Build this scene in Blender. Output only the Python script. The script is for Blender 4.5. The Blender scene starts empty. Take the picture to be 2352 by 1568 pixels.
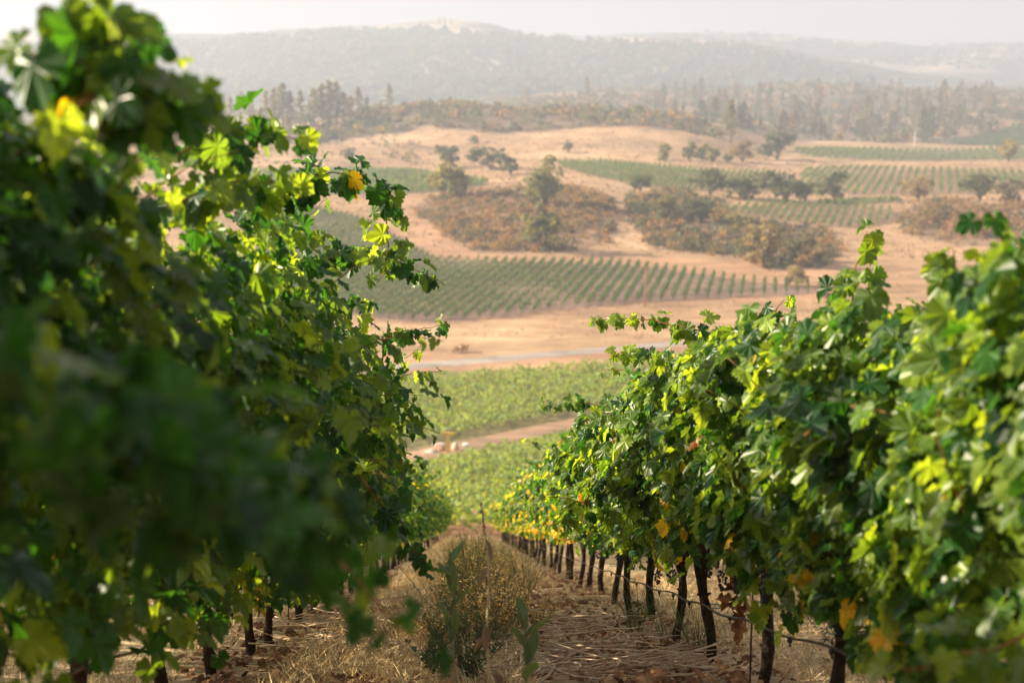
import bpy, math, numpy as np
from mathutils import Vector
sc = bpy.context.scene
C = sc.collection
R = math.radians
rng = np.random.default_rng(7)

# ------------------------------------------------------------------ camera, world, sun, exposure
EYE = 1.0
PITCH, YAW = R(8.43), R(1.72)
FPX, CX, CY = 3267.0, 1176.0, 784.0          # a 50 mm lens, in units of a 2352 px wide picture
cam_d = bpy.data.cameras.new('camera')
cam = bpy.data.objects.new('camera', cam_d); C.objects.link(cam)
cam.location = (0, 0, EYE); cam.rotation_euler = (R(90) - PITCH, 0, -YAW)
cam_d.sensor_width = 36; cam_d.lens = 50; cam_d.clip_start = 0.1; cam_d.clip_end = 20000
cam_d.dof.use_dof = True; cam_d.dof.focus_distance = 10.5; cam_d.dof.aperture_fstop = 2.0
sc.camera = cam

SUN_EL, SUN_AZ = R(23), R(-80)               # azimuth from +Y towards +X: the sun stands to the left
w = bpy.data.worlds.new('World'); sc.world = w; w.use_nodes = True
nt = w.node_tree; bg = nt.nodes['Background']
sky = nt.nodes.new('ShaderNodeTexSky'); sky.sky_type = 'NISHITA'; sky.sun_disc = False
sky.sun_elevation = SUN_EL; sky.sun_rotation = SUN_AZ
sky.air_density = 1.0; sky.dust_density = 6.0; sky.ozone_density = 1.0
mixw = nt.nodes.new('ShaderNodeMixRGB'); mixw.inputs[0].default_value = 0.55
mixw.inputs[2].default_value = (4.4, 3.95, 4.1, 1)   # thin smoke over the whole sky
nt.links.new(sky.outputs[0], mixw.inputs[1]); nt.links.new(mixw.outputs[0], bg.inputs[0])
bg.inputs[1].default_value = 0.057
sd = bpy.data.lights.new('sun', 'SUN'); sun = bpy.data.objects.new('sun', sd); C.objects.link(sun)
sd.energy = 5.0; sd.angle = R(0.9); sd.color = (1.0, 0.85, 0.62)
sdir = Vector((math.sin(SUN_AZ) * math.cos(SUN_EL), math.cos(SUN_AZ) * math.cos(SUN_EL), math.sin(SUN_EL)))
sun.rotation_euler = sdir.to_track_quat('Z', 'Y').to_euler()
sc.view_settings.view_transform = 'Standard'; sc.view_settings.look = 'None'
sc.view_settings.exposure = 1.98; sc.view_settings.gamma = 1.0
cy = sc.cycles
cy.max_bounces = 6; cy.diffuse_bounces = 3; cy.glossy_bounces = 2; cy.transmission_bounces = 3
cy.volume_bounces = 1; cy.caustics_reflective = False; cy.caustics_refractive = False
cy.sample_clamp_indirect = 6

HAZE_DENSITY = 0.00050
HAZE_COLOR = (0.485, 0.55, 0.67)

# ------------------------------------------------------------------ pixel <-> world
fw = np.array([math.sin(YAW) * math.cos(PITCH), math.cos(YAW) * math.cos(PITCH), -math.sin(PITCH)])
rt = np.array([math.cos(YAW), -math.sin(YAW), 0.0]); up = np.cross(rt, fw)
EYEV = np.array([0, 0, EYE])
def ray(px, py): return fw + rt * ((px - CX) / FPX) + up * ((CY - py) / FPX)
def at(px, py, d): return EYEV + ray(px, py) * d          # d: depth along the lens axis
def to_px(P):
    q = np.asarray(P, float) - EYEV
    d = q @ fw; d = np.where(d < 0.05, 0.05, d)
    return CX + FPX * (q @ rt) / d, CY - FPX * (q @ up) / d

# ------------------------------------------------------------------ terrain
SL = 0.2809
COLS = np.array([-700, 300, 750, 1050, 1300, 1550, 1800, 2100, 2352, 3100.])
TAB = [
 (80,   [1225] * 10), (100, [1130] * 10), (120, [1052] * 10), (130, [1014] * 10), (150, [940] * 10),
 (175,  [860] * 10), (190, [815] * 10), (220, [745] * 10), (260, [660] * 10), (290, [610] * 10),
 (320,  [560, 562, 562, 562, 564, 568, 568, 568, 566, 566]),
 (360,  [500, 500, 497, 492, 488, 500, 512, 518, 518, 515]),
 (400,  [455, 455, 450, 442, 441, 456, 464, 468, 468, 465]),
 (450,  [430, 430, 425, 416, 411, 425, 438, 441, 440, 438]),
 (520,  [405, 405, 395, 388, 382, 386, 402, 405, 405, 402]),
 (600,  [375, 375, 365, 352, 342, 346, 373, 377, 377, 375]),
 (680,  [345, 345, 325, 305, 299, 308, 351, 356, 356, 352]),
 (740,  [325, 325, 300, 264, 262, 285, 336, 342, 340, 338]),
 (780,  [318, 312, 285, 244, 250, 272, 330, 334, 330, 326]),
 (850,  [330, 322, 292, 256, 262, 290, 318, 322, 314, 310]),
 (1000, [315, 310, 285, 270, 262, 290, 292, 296, 290, 285]),
 (1200, [290, 285, 275, 262, 248, 250, 248, 246, 246, 246]),
 (1400, [270, 268, 262, 255, 228, 222, 216, 214, 222, 225]),
 (1550, [262, 258, 252, 245, 218, 208, 204, 206, 214, 216]),
 (1750, [255, 252, 248, 240, 226, 216, 214, 218, 226, 228]),
 (2100, [200, 195, 190, 180, 180, 185, 195, 210, 220, 225]),
 (2500, [100, 92, 74, 62, 92, 90, 118, 172, 205, 215]),
 (2700, [95, 86, 70, 48, 100, 102, 135, 180, 205, 215]),
 (3100, [130, 125, 110, 95, 100, 96, 105, 130, 135, 140]),
 (3600, [140, 135, 120, 100, 84, 78, 84, 104, 102, 106]),
 (3900, [150, 145, 130, 110, 95, 92, 98, 116, 116, 120]),
 (4200, [190, 185, 170, 150, 135, 132, 138, 156, 156, 160])]
TY = np.array([t[0] for t in TAB], float)
UC = np.array([ray(c, 500)[0] / ray(c, 500)[1] for c in COLS])
TZ = np.zeros((len(TAB), len(COLS)))
for i, (Y, ys) in enumerate(TAB):
    for j, y in enumerate(ys):
        v = ray(COLS[j], y); TZ[i, j] = EYE + v[2] / v[1] * Y
def hermite(x, xp, fp):                       # monotone-ish cubic along axis 0
    d = np.diff(fp, axis=0) / np.diff(xp)[:, None]
    m = np.zeros_like(fp); m[0] = d[0]; m[-1] = d[-1]
    a, b = d[:-1], d[1:]
    m[1:-1] = np.where(a * b > 0, 2 * a * b / np.where(np.abs(a + b) < 1e-9, 1e-9, a + b), 0)
    k = np.clip(np.searchsorted(xp, x) - 1, 0, len(xp) - 2); h = (xp[k + 1] - xp[k])[:, None]; t = ((x - xp[k]) / (xp[k + 1] - xp[k]))[:, None]
    return (2*t**3-3*t**2+1)*fp[k] + (t**3-2*t**2+t)*h*m[k] + (-2*t**3+3*t**2)*fp[k+1] + (t**3-t**2)*h*m[k+1]
DY = np.geomspace(80, 4200, 500); DU = np.linspace(UC[0], UC[-1], 260)
DZ = hermite(DY, TY, TZ); DZ = hermite(DU, UC, DZ.T).T
def sines(seed, n, lo, hi):
    r = np.random.default_rng(seed); wl = np.geomspace(hi, lo, n); th = r.uniform(0, 2*np.pi, n)
    return np.cos(th) * 2*np.pi/wl, np.sin(th) * 2*np.pi/wl, r.uniform(0, 6.28, n), wl / hi
def fsum(S, X, Y):
    o = 0
    for kx, ky, ph, a in zip(*S): o = o + a * np.sin(kx*X + ky*Y + ph)
    return o
S_far, S_near, S_mid = sines(1, 9, 40, 260), sines(2, 14, .25, 2.5), sines(3, 10, 6, 60)
def terrain(X, Y):
    X = np.asarray(X, float); Y = np.asarray(Y, float); X, Y = np.broadcast_arrays(X, Y)
    yy = np.clip(Y, 80, 4199.9); u = np.clip(X / np.maximum(Y, 80.), DU[0], DU[-1] - 1e-6)
    fi = np.log(yy / 80) / np.log(4200 / 80) * 499; i = np.clip(fi.astype(int), 0, 498); a = fi - i
    fj = (u - DU[0]) / (DU[1] - DU[0]); j = np.clip(fj.astype(int), 0, 258); b = fj - j
    zf = (DZ[i, j]*(1-a)*(1-b) + DZ[i+1, j]*a*(1-b) + DZ[i, j+1]*(1-a)*b + DZ[i+1, j+1]*a*b)
    zn = -SL * Y
    t = np.clip((Y - 72) / 10, 0, 1); t = t*t*(3-2*t)
    z = zn*(1-t) + zf*t
    z = z + 0.018 * fsum(S_near, X, Y) * np.clip((70 - Y) / 40, 0, 1)
    z = z + 1.1 * fsum(S_far, X, Y) * np.clip((Y - 420) / 500, 0, 1) * 1.5
    z = z + 0.35 * fsum(S_mid, X, Y) * np.clip((Y - 300) / 300, 0, 1)
    return z
YM = np.geomspace(8, 4100, 4000)
def ground_at(px, py, ymin=8):
    v = ray(px, py); Xs = v[0] / v[1] * YM; zs = EYE + v[2] / v[1] * YM
    hit = np.nonzero((terrain(Xs, YM) >= zs) & (YM >= ymin))[0]
    k = hit[0] if len(hit) else len(YM) - 1
    return np.array([Xs[k], YM[k], float(terrain(Xs[k], YM[k]))])
def inpoly(px, py, poly):
    px = np.asarray(px); py = np.asarray(py); c = np.zeros(px.shape, bool); n = len(poly); j = n - 1
    for i in range(n):
        xi, yi = poly[i]; xj, yj = poly[j]
        if yi != yj: c ^= ((yi > py) != (yj > py)) & (px < (xj - xi) * (py - yi) / (yj - yi) + xi)
        j = i
    return c

# ------------------------------------------------------------------ mesh helpers
class MB:
    """collects vertices, faces and a colour per vertex for ONE mesh"""
    def __init__(s): s.v, s.f, s.c, s.n = [], [], [], 0
    def add(s, V, F, col=(1, 1, 1)):
        V = np.asarray(V, float).reshape(-1, 3); F = np.asarray(F, int)
        col = np.asarray(col, float); col = np.broadcast_to(col, (len(V), 3)) if col.ndim == 1 else col
        s.v.append(V); s.c.append(col); s.f.append(F + s.n); s.n += len(V); return s
    def tube(s, pts, rad, k=5, col=(1, 1, 1)):
        pts = np.asarray(pts, float); n = len(pts); rad = np.broadcast_to(np.asarray(rad, float), (n,))
        T = np.gradient(pts, axis=0); T /= np.linalg.norm(T, axis=1)[:, None] + 1e-9
        ref = np.where(np.abs(T[:, 2:3]) > .9, np.array([[1., 0, 0]]), np.array([[0, 0, 1.]]))
        A = np.cross(T, ref); A /= np.linalg.norm(A, axis=1)[:, None] + 1e-9; B = np.cross(T, A)
        ang = np.arange(k) * 2*np.pi/k
        V = pts[:, None] + rad[:, None, None] * (np.cos(ang)[None, :, None]*A[:, None] + np.sin(ang)[None, :, None]*B[:, None])
        V = np.concatenate([V.reshape(-1, 3), pts[:1], pts[-1:]])
        i = np.arange(n-1)[:, None]*k; j = np.arange(k)[None]; j2 = (j+1) % k
        F = np.stack([i+j, i+j2, i+k+j2, i+k+j], -1).reshape(-1, 4)
        a = np.arange(k); e = (n-1)*k
        F2 = np.concatenate([np.stack([(a+1) % k, a, a*0+n*k], 1), np.stack([e+a, e+(a+1) % k, a*0+n*k+1], 1)])
        s.add(V, F, col); s.f.append(F2 + s.n - len(V)); return s
    def box(s, c, d, rot=0, col=(1, 1, 1)):
        c = np.asarray(c, float); d = np.asarray(d, float)/2
        V = np.array([[x, y, z] for x in (-1, 1) for y in (-1, 1) for z in (-1, 1)], float)*d
        cs, sn = math.cos(rot), math.sin(rot); V = np.stack([V[:, 0]*cs-V[:, 1]*sn, V[:, 0]*sn+V[:, 1]*cs, V[:, 2]], 1)+c
        return s.add(V, [[0, 1, 3, 2], [4, 6, 7, 5], [0, 4, 5, 1], [2, 3, 7, 6], [0, 2, 6, 4], [1, 5, 7, 3]], col)
    def blob(s, c, r, seed=0, rough=.15, col=(1, 1, 1), nu=14, nv=9):
        rr = np.random.default_rng(seed); th = np.linspace(0, np.pi, nv); ph = np.arange(nu)*2*np.pi/nu
        D = np.stack([np.sin(th)[:, None]*np.cos(ph), np.sin(th)[:, None]*np.sin(ph), np.cos(th)[:, None]*np.ones(nu)], -1)
        m = 1 + rough*sum(np.sin(D @ rr.normal(0, 2.2, 3) + rr.uniform(0, 6)) for _ in range(4))/2
        V = (D*m[..., None]*np.asarray(r)).reshape(-1, 3)+np.asarray(c)
        i = np.arange(nv-1)[:, None]*nu; j = np.arange(nu)[None]; j2 = (j+1) % nu
        return s.add(V, np.stack([i+j, i+nu+j, i+nu+j2, i+j2], -1).reshape(-1, 4), col)
    def mesh(s, name, mat, smooth=False):
        me = bpy.data.meshes.new(name)
        V = np.concatenate(s.v); Cc = np.concatenate(s.c); fl = [f for f in s.f if len(f)]
        tot = np.concatenate([np.full(len(f), f.shape[1]) for f in fl]); loops = np.concatenate([f.ravel() for f in fl])
        me.vertices.add(len(V)); me.vertices.foreach_set('co', V.astype(np.float32).ravel())
        me.loops.add(len(loops)); me.loops.foreach_set('vertex_index', loops.astype(np.int32))
        me.polygons.add(len(tot)); st = np.concatenate([[0], np.cumsum(tot)[:-1]])
        me.polygons.foreach_set('loop_start', st.astype(np.int32))
        me.polygons.foreach_set('use_smooth', np.full(len(tot), smooth))
        at_ = me.color_attributes.new('col', 'FLOAT_COLOR', 'POINT')
        at_.data.foreach_set('color', np.concatenate([Cc, np.ones((len(V), 1))], 1).astype(np.float32).ravel())
        me.update(calc_edges=True); me.validate(); me.materials.append(mat); return me
    def build(s, name, mat, parent=None, smooth=False, loc=None):
        return link(name, s.mesh(name, mat, smooth), parent, loc)
def link(name, data, parent=None, loc=None):
    o = bpy.data.objects.new(name, data); C.objects.link(o)
    if parent: o.parent = parent
    if loc is not None: o.location = loc
    return o
def tag(o, label=None, cat=None, group=None, kind=None):
    for k, v in (('label', label), ('category', cat), ('group', group), ('kind', kind)):
        if v: o[k] = v
    return o
def thing(name, loc, label, cat, group=None):
    o = link(name, None, None, loc); o.empty_display_size = .2; return tag(o, label, cat, group)
def copy_tree(o, loc, label=None, rz=None, scale=None, skip=()):
    r = o.copy(); C.objects.link(r); r.location = loc
    if label: r['label'] = label
    if rz is not None: r.rotation_euler = (0, 0, rz)
    if scale is not None: r.scale = scale
    for ch in list(o.children):
        if ch.name.split('.')[0] in skip: continue
        c = ch.copy(); C.objects.link(c); c.parent = r
        for g in ch.children:
            d = g.copy(); C.objects.link(d); d.parent = c
    return r

# ------------------------------------------------------------------ materials
def new_mat(name):
    m = bpy.data.materials.new(name); m.use_nodes = True; t = m.node_tree; return m, t, t.nodes['Principled BSDF']
def col_mat(name, rough=.8, spec=.2, var=.35, scale=3.0, bump=0.0, bscale=20., sheen=0):
    """base colour from the mesh's own colours, mottled by noise"""
    m, t, p = new_mat(name); N, L = t.nodes.new, t.links.new
    a = N('ShaderNodeVertexColor'); a.layer_name = 'col'
    tc = N('ShaderNodeTexCoord'); nz = N('ShaderNodeTexNoise'); nz.inputs['Scale'].default_value = scale; nz.inputs['Detail'].default_value = 6
    L(tc.outputs['Object'], nz.inputs['Vector'])
    mr = N('ShaderNodeMapRange'); mr.inputs[1].default_value = .3; mr.inputs[2].default_value = .7
    mr.inputs[3].default_value = 1-var; mr.inputs[4].default_value = 1+var; L(nz.outputs[0], mr.inputs[0])
    mx = N('ShaderNodeMixRGB'); mx.blend_type = 'MULTIPLY'; mx.inputs[0].default_value = 1
    L(a.outputs[0], mx.inputs[1]); L(mr.outputs[0], mx.inputs[2]); L(mx.outputs[0], p.inputs['Base Color'])
    p.inputs['Roughness'].default_value = rough; p.inputs['Specular IOR Level'].default_value = spec
    if bump:
        n2 = N('ShaderNodeTexNoise'); n2.inputs['Scale'].default_value = bscale; n2.inputs['Detail'].default_value = 5; L(tc.outputs['Object'], n2.inputs['Vector'])
        b = N('ShaderNodeBump'); b.inputs['Strength'].default_value = bump; b.inputs['Distance'].default_value = .02
        L(n2.outputs[0], b.inputs['Height']); L(b.outputs[0], p.inputs['Normal'])
    return m
def leaf_mat(name, trans=.43, rough=.38, spec=.42, pale=.4):
    m, t, p = new_mat(name); N, L = t.nodes.new, t.links.new
    a = N('ShaderNodeVertexColor'); a.layer_name = 'col'
    geo = N('ShaderNodeNewGeometry')
    under = N('ShaderNodeMixRGB'); under.inputs[0].default_value = pale; under.inputs[2].default_value = (.19, .25, .15, 1); L(a.outputs[0], under.inputs[1])
    mx = N('ShaderNodeMixRGB'); L(geo.outputs['Backfacing'], mx.inputs[0]); L(a.outputs[0], mx.inputs[1]); L(under.outputs[0], mx.inputs[2])
    tc = N('ShaderNodeTexCoord'); nz = N('ShaderNodeTexNoise'); nz.inputs['Scale'].default_value = 28; L(tc.outputs['Object'], nz.inputs['Vector'])
    mr = N('ShaderNodeMapRange'); mr.inputs[1].default_value = .3; mr.inputs[2].default_value = .7; mr.inputs[3].default_value = .75; mr.inputs[4].default_value = 1.25; L(nz.outputs[0], mr.inputs[0])
    mm = N('ShaderNodeMixRGB'); mm.blend_type = 'MULTIPLY'; mm.inputs[0].default_value = 1; L(mx.outputs[0], mm.inputs[1]); L(mr.outputs[0], mm.inputs[2])
    L(mm.outputs[0], p.inputs['Base Color']); p.inputs['Roughness'].default_value = rough; p.inputs['Specular IOR Level'].default_value = spec
    tr = N('ShaderNodeBsdfTranslucent'); tm = N('ShaderNodeMixRGB'); tm.blend_type = 'MULTIPLY'; tm.inputs[0].default_value = 1
    tm.inputs[2].default_value = (4.2, 3.5, .8, 1); L(a.outputs[0], tm.inputs[1]); L(tm.outputs[0], tr.inputs[0])
    ms = N('ShaderNodeMixShader'); ms.inputs[0].default_value = trans
    out = t.nodes['Material Output']; L(p.outputs[0], ms.inputs[1]); L(tr.outputs[0], ms.inputs[2]); L(ms.outputs[0], out.inputs[0])
    return m
M_LEAF = leaf_mat('vine_leaf')
M_FAR = leaf_mat('distant_leaf', trans=.25, rough=.7, spec=.15, pale=.15)
M_BARK = col_mat('bark', .9, .15, .5, 30, .9, 60)
M_CANE = col_mat('cane_bark', .85, .1, .4, 25)
M_DRY = col_mat('dry_plant', .85, .15, .35, 9)
M_WEED = leaf_mat('weed_leaf', trans=.2, rough=.6, spec=.2, pale=.3)
M_GRAPE = col_mat('grape_skin', .45, .4, .4, 60)
M_PLASTIC = col_mat('hose_plastic', .5, .4, .25, 12)
M_PAINT = col_mat('painted_metal', .5, .4, .12, 8)
M_ROCK = col_mat('pale_rock', .9, .2, .25, 4, .5, 12)
M_WOOD = col_mat('weathered_wood', .9, .15, .25, 6)
# ground: mesh colours x coarse, middle and fine mottling
def ground_mat(name, fine=True):
    m, t, p = new_mat(name); N, L = t.nodes.new, t.links.new
    a = N('ShaderNodeVertexColor'); a.layer_name = 'col'; tc = N('ShaderNodeTexCoord'); prev = a.outputs[0]
    for scl, lo, hi, st in ((.02, .8, 1.2, (1, 1, 1)), (.12, .66, 1.28, (1, .35, 1)), (1.3, .82, 1.18, (1, .6, 1))) + (((14, .6, 1.4, (1, 1, 1)),) if fine else ()):
        mp = N('ShaderNodeMapping'); mp.inputs['Scale'].default_value = (st[0], 1/st[1] if st[1] < 1 else 1, 1); L(tc.outputs['Object'], mp.inputs[0])
        nz = N('ShaderNodeTexNoise'); nz.inputs['Scale'].default_value = scl; nz.inputs['Detail'].default_value = 5; nz.inputs['Roughness'].default_value = .6; L(mp.outputs[0], nz.inputs['Vector'])
        mr = N('ShaderNodeMapRange'); mr.inputs[1].default_value = .32; mr.inputs[2].default_value = .68; mr.inputs[3].default_value = lo; mr.inputs[4].default_value = hi; L(nz.outputs[0], mr.inputs[0])
        mx = N('ShaderNodeMixRGB'); mx.blend_type = 'MULTIPLY'; mx.inputs[0].default_value = 1; L(prev, mx.inputs[1]); L(mr.outputs[0], mx.inputs[2]); prev = mx.outputs[0]
    L(prev, p.inputs['Base Color']); p.inputs['Roughness'].default_value = .95; p.inputs['Specular IOR Level'].default_value = .1
    if fine:
        b = N('ShaderNodeBump'); b.inputs['Strength'].default_value = .7; b.inputs['Distance'].default_value = .05; L(nz.outputs[0], b.inputs['Height']); L(b.outputs[0], p.inputs['Normal'])
    return m
M_GROUND = ground_mat('dry_ground'); M_HILL = ground_mat('hill_ground', False)

# ------------------------------------------------------------------ field outlines (in the 2352-wide picture) used as a map of the valley
P3 = [(640,462),(760,488),(850,512),(900,545),(960,580),(1000,597),(1100,603),(1400,605),(1500,615),(1600,630),(1700,645),(1800,655),(1860,658),(1860,674),(1700,683),(1450,695),(1300,710),(1150,728),(1050,737),(950,737),(850,732),(700,712),(560,640)]
P4 = [(1275,374),(1400,373),(1500,382),(1650,394),(1800,398),(1830,440),(1600,441),(1480,432),(1400,415),(1300,392)]
P5 = [(1845,392),(1900,386),(2100,390),(2352,396),(2600,400),(2600,440),(2352,444),(2180,448),(1820,448)]
P6 = [(1655,478),(1720,471),(1850,470),(2000,477),(2060,486),(2045,510),(1990,520),(1950,526),(1880,520),(1800,510),(1720,498),(1660,488)]
P7 = [(1815,346),(1900,343),(2100,345),(2352,340),(2600,338),(2600,360),(2352,366),(2100,371),(1950,368),(1850,360)]
P8 = [(2180,333),(2230,318),(2300,300),(2352,288),(2500,265),(2500,330),(2300,336)]
P9 = [(500,392),(820,390),(950,394),(1010,401),(1090,412),(1125,421),(1080,434),(1000,440),(930,447),(500,447)]
P10 = [(1880,463),(2060,455),(2072,463),(1980,470),(1890,471)]
SCRUB_HILL = [(955,470),(1000,452),(1100,440),(1300,430),(1400,452),(1425,500),(1400,555),(1300,578),(1100,580),(1050,560),(1000,520),(960,500)]
SCRUB_MID = [(1440,455),(1530,440),(1660,462),(1680,495),(1800,520),(1890,530),(1930,580),(1900,612),(1780,620),(1690,590),(1600,585),(1500,570),(1440,500)]
SCRUB_RIDGE = [(600,330),(700,300),(850,250),(960,232),(1150,222),(1320,232),(1500,262),(1620,285),(1665,315),(1560,302),(1450,288),(1330,292),(1270,300),(1180,305),(1080,300),(980,290),(930,305),(850,312),(720,330)]
SCRUB_RIGHT = [(2060,490),(2150,462),(2300,470),(2600,475),(2600,570),(2300,565),(2180,560),(2080,535)]
FOREST = [(1480,268),(1640,300),(1700,330),(1800,343),(2180,336),(2300,300),(2600,300),(2600,190),(2100,180),(1700,190),(1350,205),(1300,232)]
GRASS = (.36, .228, .128); STRAW = (.62, .45, .25); RED = (.33, .185, .11); SOIL = (.20, .125, .085); DUST = (.29, .195, .145)
TRACKP = [(700,1100),(950,1047),(1050,1027),(1150,1006),(1290,977),(1700,890)]
ROADP = [(300,893),(600,868),(840,850),(1100,828),(1400,802),(1900,760)]

# ------------------------------------------------------------------ ground sheet and far hills
ys = np.concatenate([np.arange(-14, 6, 1.), np.arange(6, 26, .14), np.arange(26, 80, .5), np.geomspace(80, 4180, 340)])
us = np.linspace(-.85, .85, 300)
GX = us[None]*(ys[:, None]+32); GY = np.broadcast_to(ys[:, None], GX.shape); GZ = terrain(GX, GY)
GP = np.stack([GX, GY, GZ], -1); gpx, gpy = to_px(GP.reshape(-1, 3)); gpx = gpx.reshape(GX.shape); gpy = gpy.reshape(GX.shape)
n1 = fsum(sines(11, 10, 3, 30), GX, GY)/3; n2 = fsum(sines(12, 10, 12, 120), GX, GY)/3; n3 = fsum(sines(13, 12, 40, 420), GX, GY)/3
jx = gpx + 6*n1*np.clip(300/np.maximum(GY, 50), .3, 1); jy = gpy + 3*n1*np.clip(300/np.maximum(GY, 50), .3, 1)
col = np.zeros(GX.shape+(3,)); col[:] = GRASS
def paint(mask, c, k=1.0):
    k = np.clip(mask*k, 0, 1)[..., None]; col[:] = col*(1-k)+np.asarray(c)*k
sm = lambda x, a, b: (lambda t: t*t*(3-2*t))(np.clip((x-a)/(b-a), 0, 1))
paint((GY > 180) & (GY < 900), (.27, .165, .095), .75*sm(n2+.5*n1, .1, 1.0)); paint((GY > 180) & (GY < 900), (.50, .34, .20), .7*sm(-n2+.4*n1, .2, .9))
for q0, q1 in ((0, 3.1), (40, 2.2), (75, 2.7)):   # faint animal trails across the slopes
    paint((GY > 280) & (GY < 780), (.24, .15, .09), .5*np.exp(-((GY-470-q0*2-60*np.sin(GX/70+q1)-.3*GX)/2.2)**2))
paint(GY < 82, STRAW)
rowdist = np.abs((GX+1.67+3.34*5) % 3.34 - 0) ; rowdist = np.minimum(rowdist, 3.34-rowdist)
paint(GY < 70, (.22, .14, .09), .6*np.clip(1-rowdist/.75, 0, 1)+.25*sm(n1, .2, .7))  # shade under the rows put into the ground colour, plus random dark patches
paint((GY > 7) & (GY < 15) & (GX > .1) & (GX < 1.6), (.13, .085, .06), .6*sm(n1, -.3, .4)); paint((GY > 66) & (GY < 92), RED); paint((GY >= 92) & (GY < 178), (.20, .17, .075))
paint((GY > 150) & (GY < 215) & inpoly(gpx, gpy, [(200,905),(840,868),(1400,820),(1900,770),(2352,700),(2352,690),(1900,742),(1400,795),(840,842),(200,880)]), RED, .8)
paint(inpoly(jx, jy, [(p[0], p[1]-14) for p in P3[:12]]+[(1900,650),(1900,690),(1900,686)]+[(p[0], p[1]+7) for p in P3[-8:]]) , RED, .75)
paint(inpoly(jx, jy, P3), DUST)
for P in (P4, P5, P6): paint(inpoly(jx, jy, P), (.30, .19, .12))
for P in (P7, P8, P9, P10): paint(inpoly(jx, jy, P), (.16, .15, .08))
for P in (SCRUB_HILL, SCRUB_MID, SCRUB_RIGHT): paint(inpoly(jx, jy, P), (.21, .135, .09), .85)
paint(inpoly(jx, jy, [(940,480),(1050,560),(1110,590),(1440,585),(1700,600),(1950,625),(1960,640),(1500,612),(1000,596),(900,540)]), (.36, .20, .12), .6)
paint(inpoly(jx, jy, SCRUB_RIDGE), (.12, .085, .06), .9)
paint(GY > 800, (.20, .135, .095), .9); paint((GY > 800) & (GY < 1800), (.12, .10, .075), sm(n3, -.3, .5))
paint(GY > 1800, (.085, .085, .06)); paint(GY > 1850, (.46, .34, .22), sm(n3 + .35*n2, .42, .8))
paint((GY > 2600), (.44, .33, .22), .6*sm(n3+.5*n2, .0, .6))
for (x, y, rx, ry) in ((880,128,35,5),(940,148,70,7),(1010,135,60,6),(1130,140,110,8),(500,126,45,8),(930,100,60,6),(1000,66,140,14),(1500,150,90,8),(1650,122,120,10)):
    g = np.exp(-((gpx-x)/rx)**2-((gpy-y)/ry)**2)*(1.1+.8*n2); paint(GY > 1800, (.42, .31, .21), .8*sm(g, .5, .8))
g = np.exp(-((gpx-1195)/45)**2-((gpy-190)/10)**2); paint(GY > 900, (.58, .42, .27), sm(g, .4, .6))
def sheet(name, sl, mat):
    r, c = GX[sl].shape; V = GP[sl].reshape(-1, 3); i = np.arange(r-1)[:, None]*c; j = np.arange(c-1)[None]
    F = np.stack([i+j, i+j+1, i+c+j+1, i+c+j], -1).reshape(-1, 4)
    o = MB().add(V, F, col[sl].reshape(-1, 3)).build(name, mat, smooth=True); tag(o, kind='structure'); return o
k = int(np.searchsorted(ys, 860))
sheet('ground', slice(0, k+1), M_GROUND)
sheet('hills', slice(k, None), M_HILL)
def ribbon(name, pts, w, c, mat, lift=.12):
    G = np.array([ground_at(*p)[:2] for p in pts]); s = np.concatenate([[0], np.cumsum(np.linalg.norm(np.diff(G, axis=0), axis=1))])
    q = np.arange(0, s[-1], 1.5); X = np.interp(q, s, G[:, 0]); Y = np.interp(q, s, G[:, 1])
    T = np.stack([np.gradient(X), np.gradient(Y)], 1); T /= np.linalg.norm(T, axis=1)[:, None]; Nn = np.stack([-T[:, 1], T[:, 0]], 1)
    off = np.linspace(-w/2, w/2, 7); P = np.stack([X, Y], 1)[:, None]+Nn[:, None]*off[None, :, None]
    z = terrain(P[..., 0], P[..., 1])+lift*(1-(2*np.abs(off)/w)**6)[None]-.05
    V = np.concatenate([P, z[..., None]], -1).reshape(-1, 3); n = len(q); i = np.arange(n-1)[:, None]*7; j = np.arange(6)[None]
    o = MB().add(V, np.stack([i+j, i+j+1, i+7+j+1, i+7+j], -1).reshape(-1, 4), c).build(name, mat, smooth=True); return tag(o, kind='structure')
ribbon('road', ROADP, 5.0, (.30, .26, .225), M_GROUND)
ribbon('dirt_track', TRACKP, 4.4, (.31, .20, .13), M_GROUND)

# ------------------------------------------------------------------ leaf shapes
HALF = [(.08,-.10),(.20,-.20),(.29,-.15),(.37,-.17),(.41,-.05),(.51,-.02),(.46,.09),(.56,.17),(.53,.27),(.60,.39),(.48,.42),(.44,.51),(.34,.46),(.26,.43),(.31,.56),(.33,.66),(.24,.71),(.20,.83),(.10,.87)]
HALF_LO = [(.20,-.18),(.42,-.06),(.58,.36),(.27,.44),(.30,.68)]
def leaf_tmpl(half, fold, droop, cup, seed):
    r = np.random.default_rng(seed)
    L = [(-x, y) for x, y in half]; o = np.array(half+[(0, 1.0)]+L[::-1]); o = o*(1+r.normal(0, .02, o.shape))
    V = np.concatenate([[[0, .18]], o]); x, y = V[:, 0], V[:, 1]
    z = fold*np.abs(x)*1.0 - droop*np.clip(y, 0, 1)**2 + cup*(x*x) + .05*np.sin(9*np.arctan2(x, y-.2)+seed) + r.normal(0, .03, len(x)); z[0] += .0
    n = len(o); a = np.arange(n-1)+1
    return np.stack([x, y, z], 1)-np.array([0, 0, z[0]]), np.stack([a*0, a, a+1], 1)
T_HI = [leaf_tmpl(HALF, f, d, c, i) for i, (f, d, c) in enumerate([(.25,.3,-.5),(-.2,.25,.1),(.45,.2,-.3),(-.35,.4,.2),(.1,.5,-.8),(.7,.5,-.2),(-.5,.1,.6)])]
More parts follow.
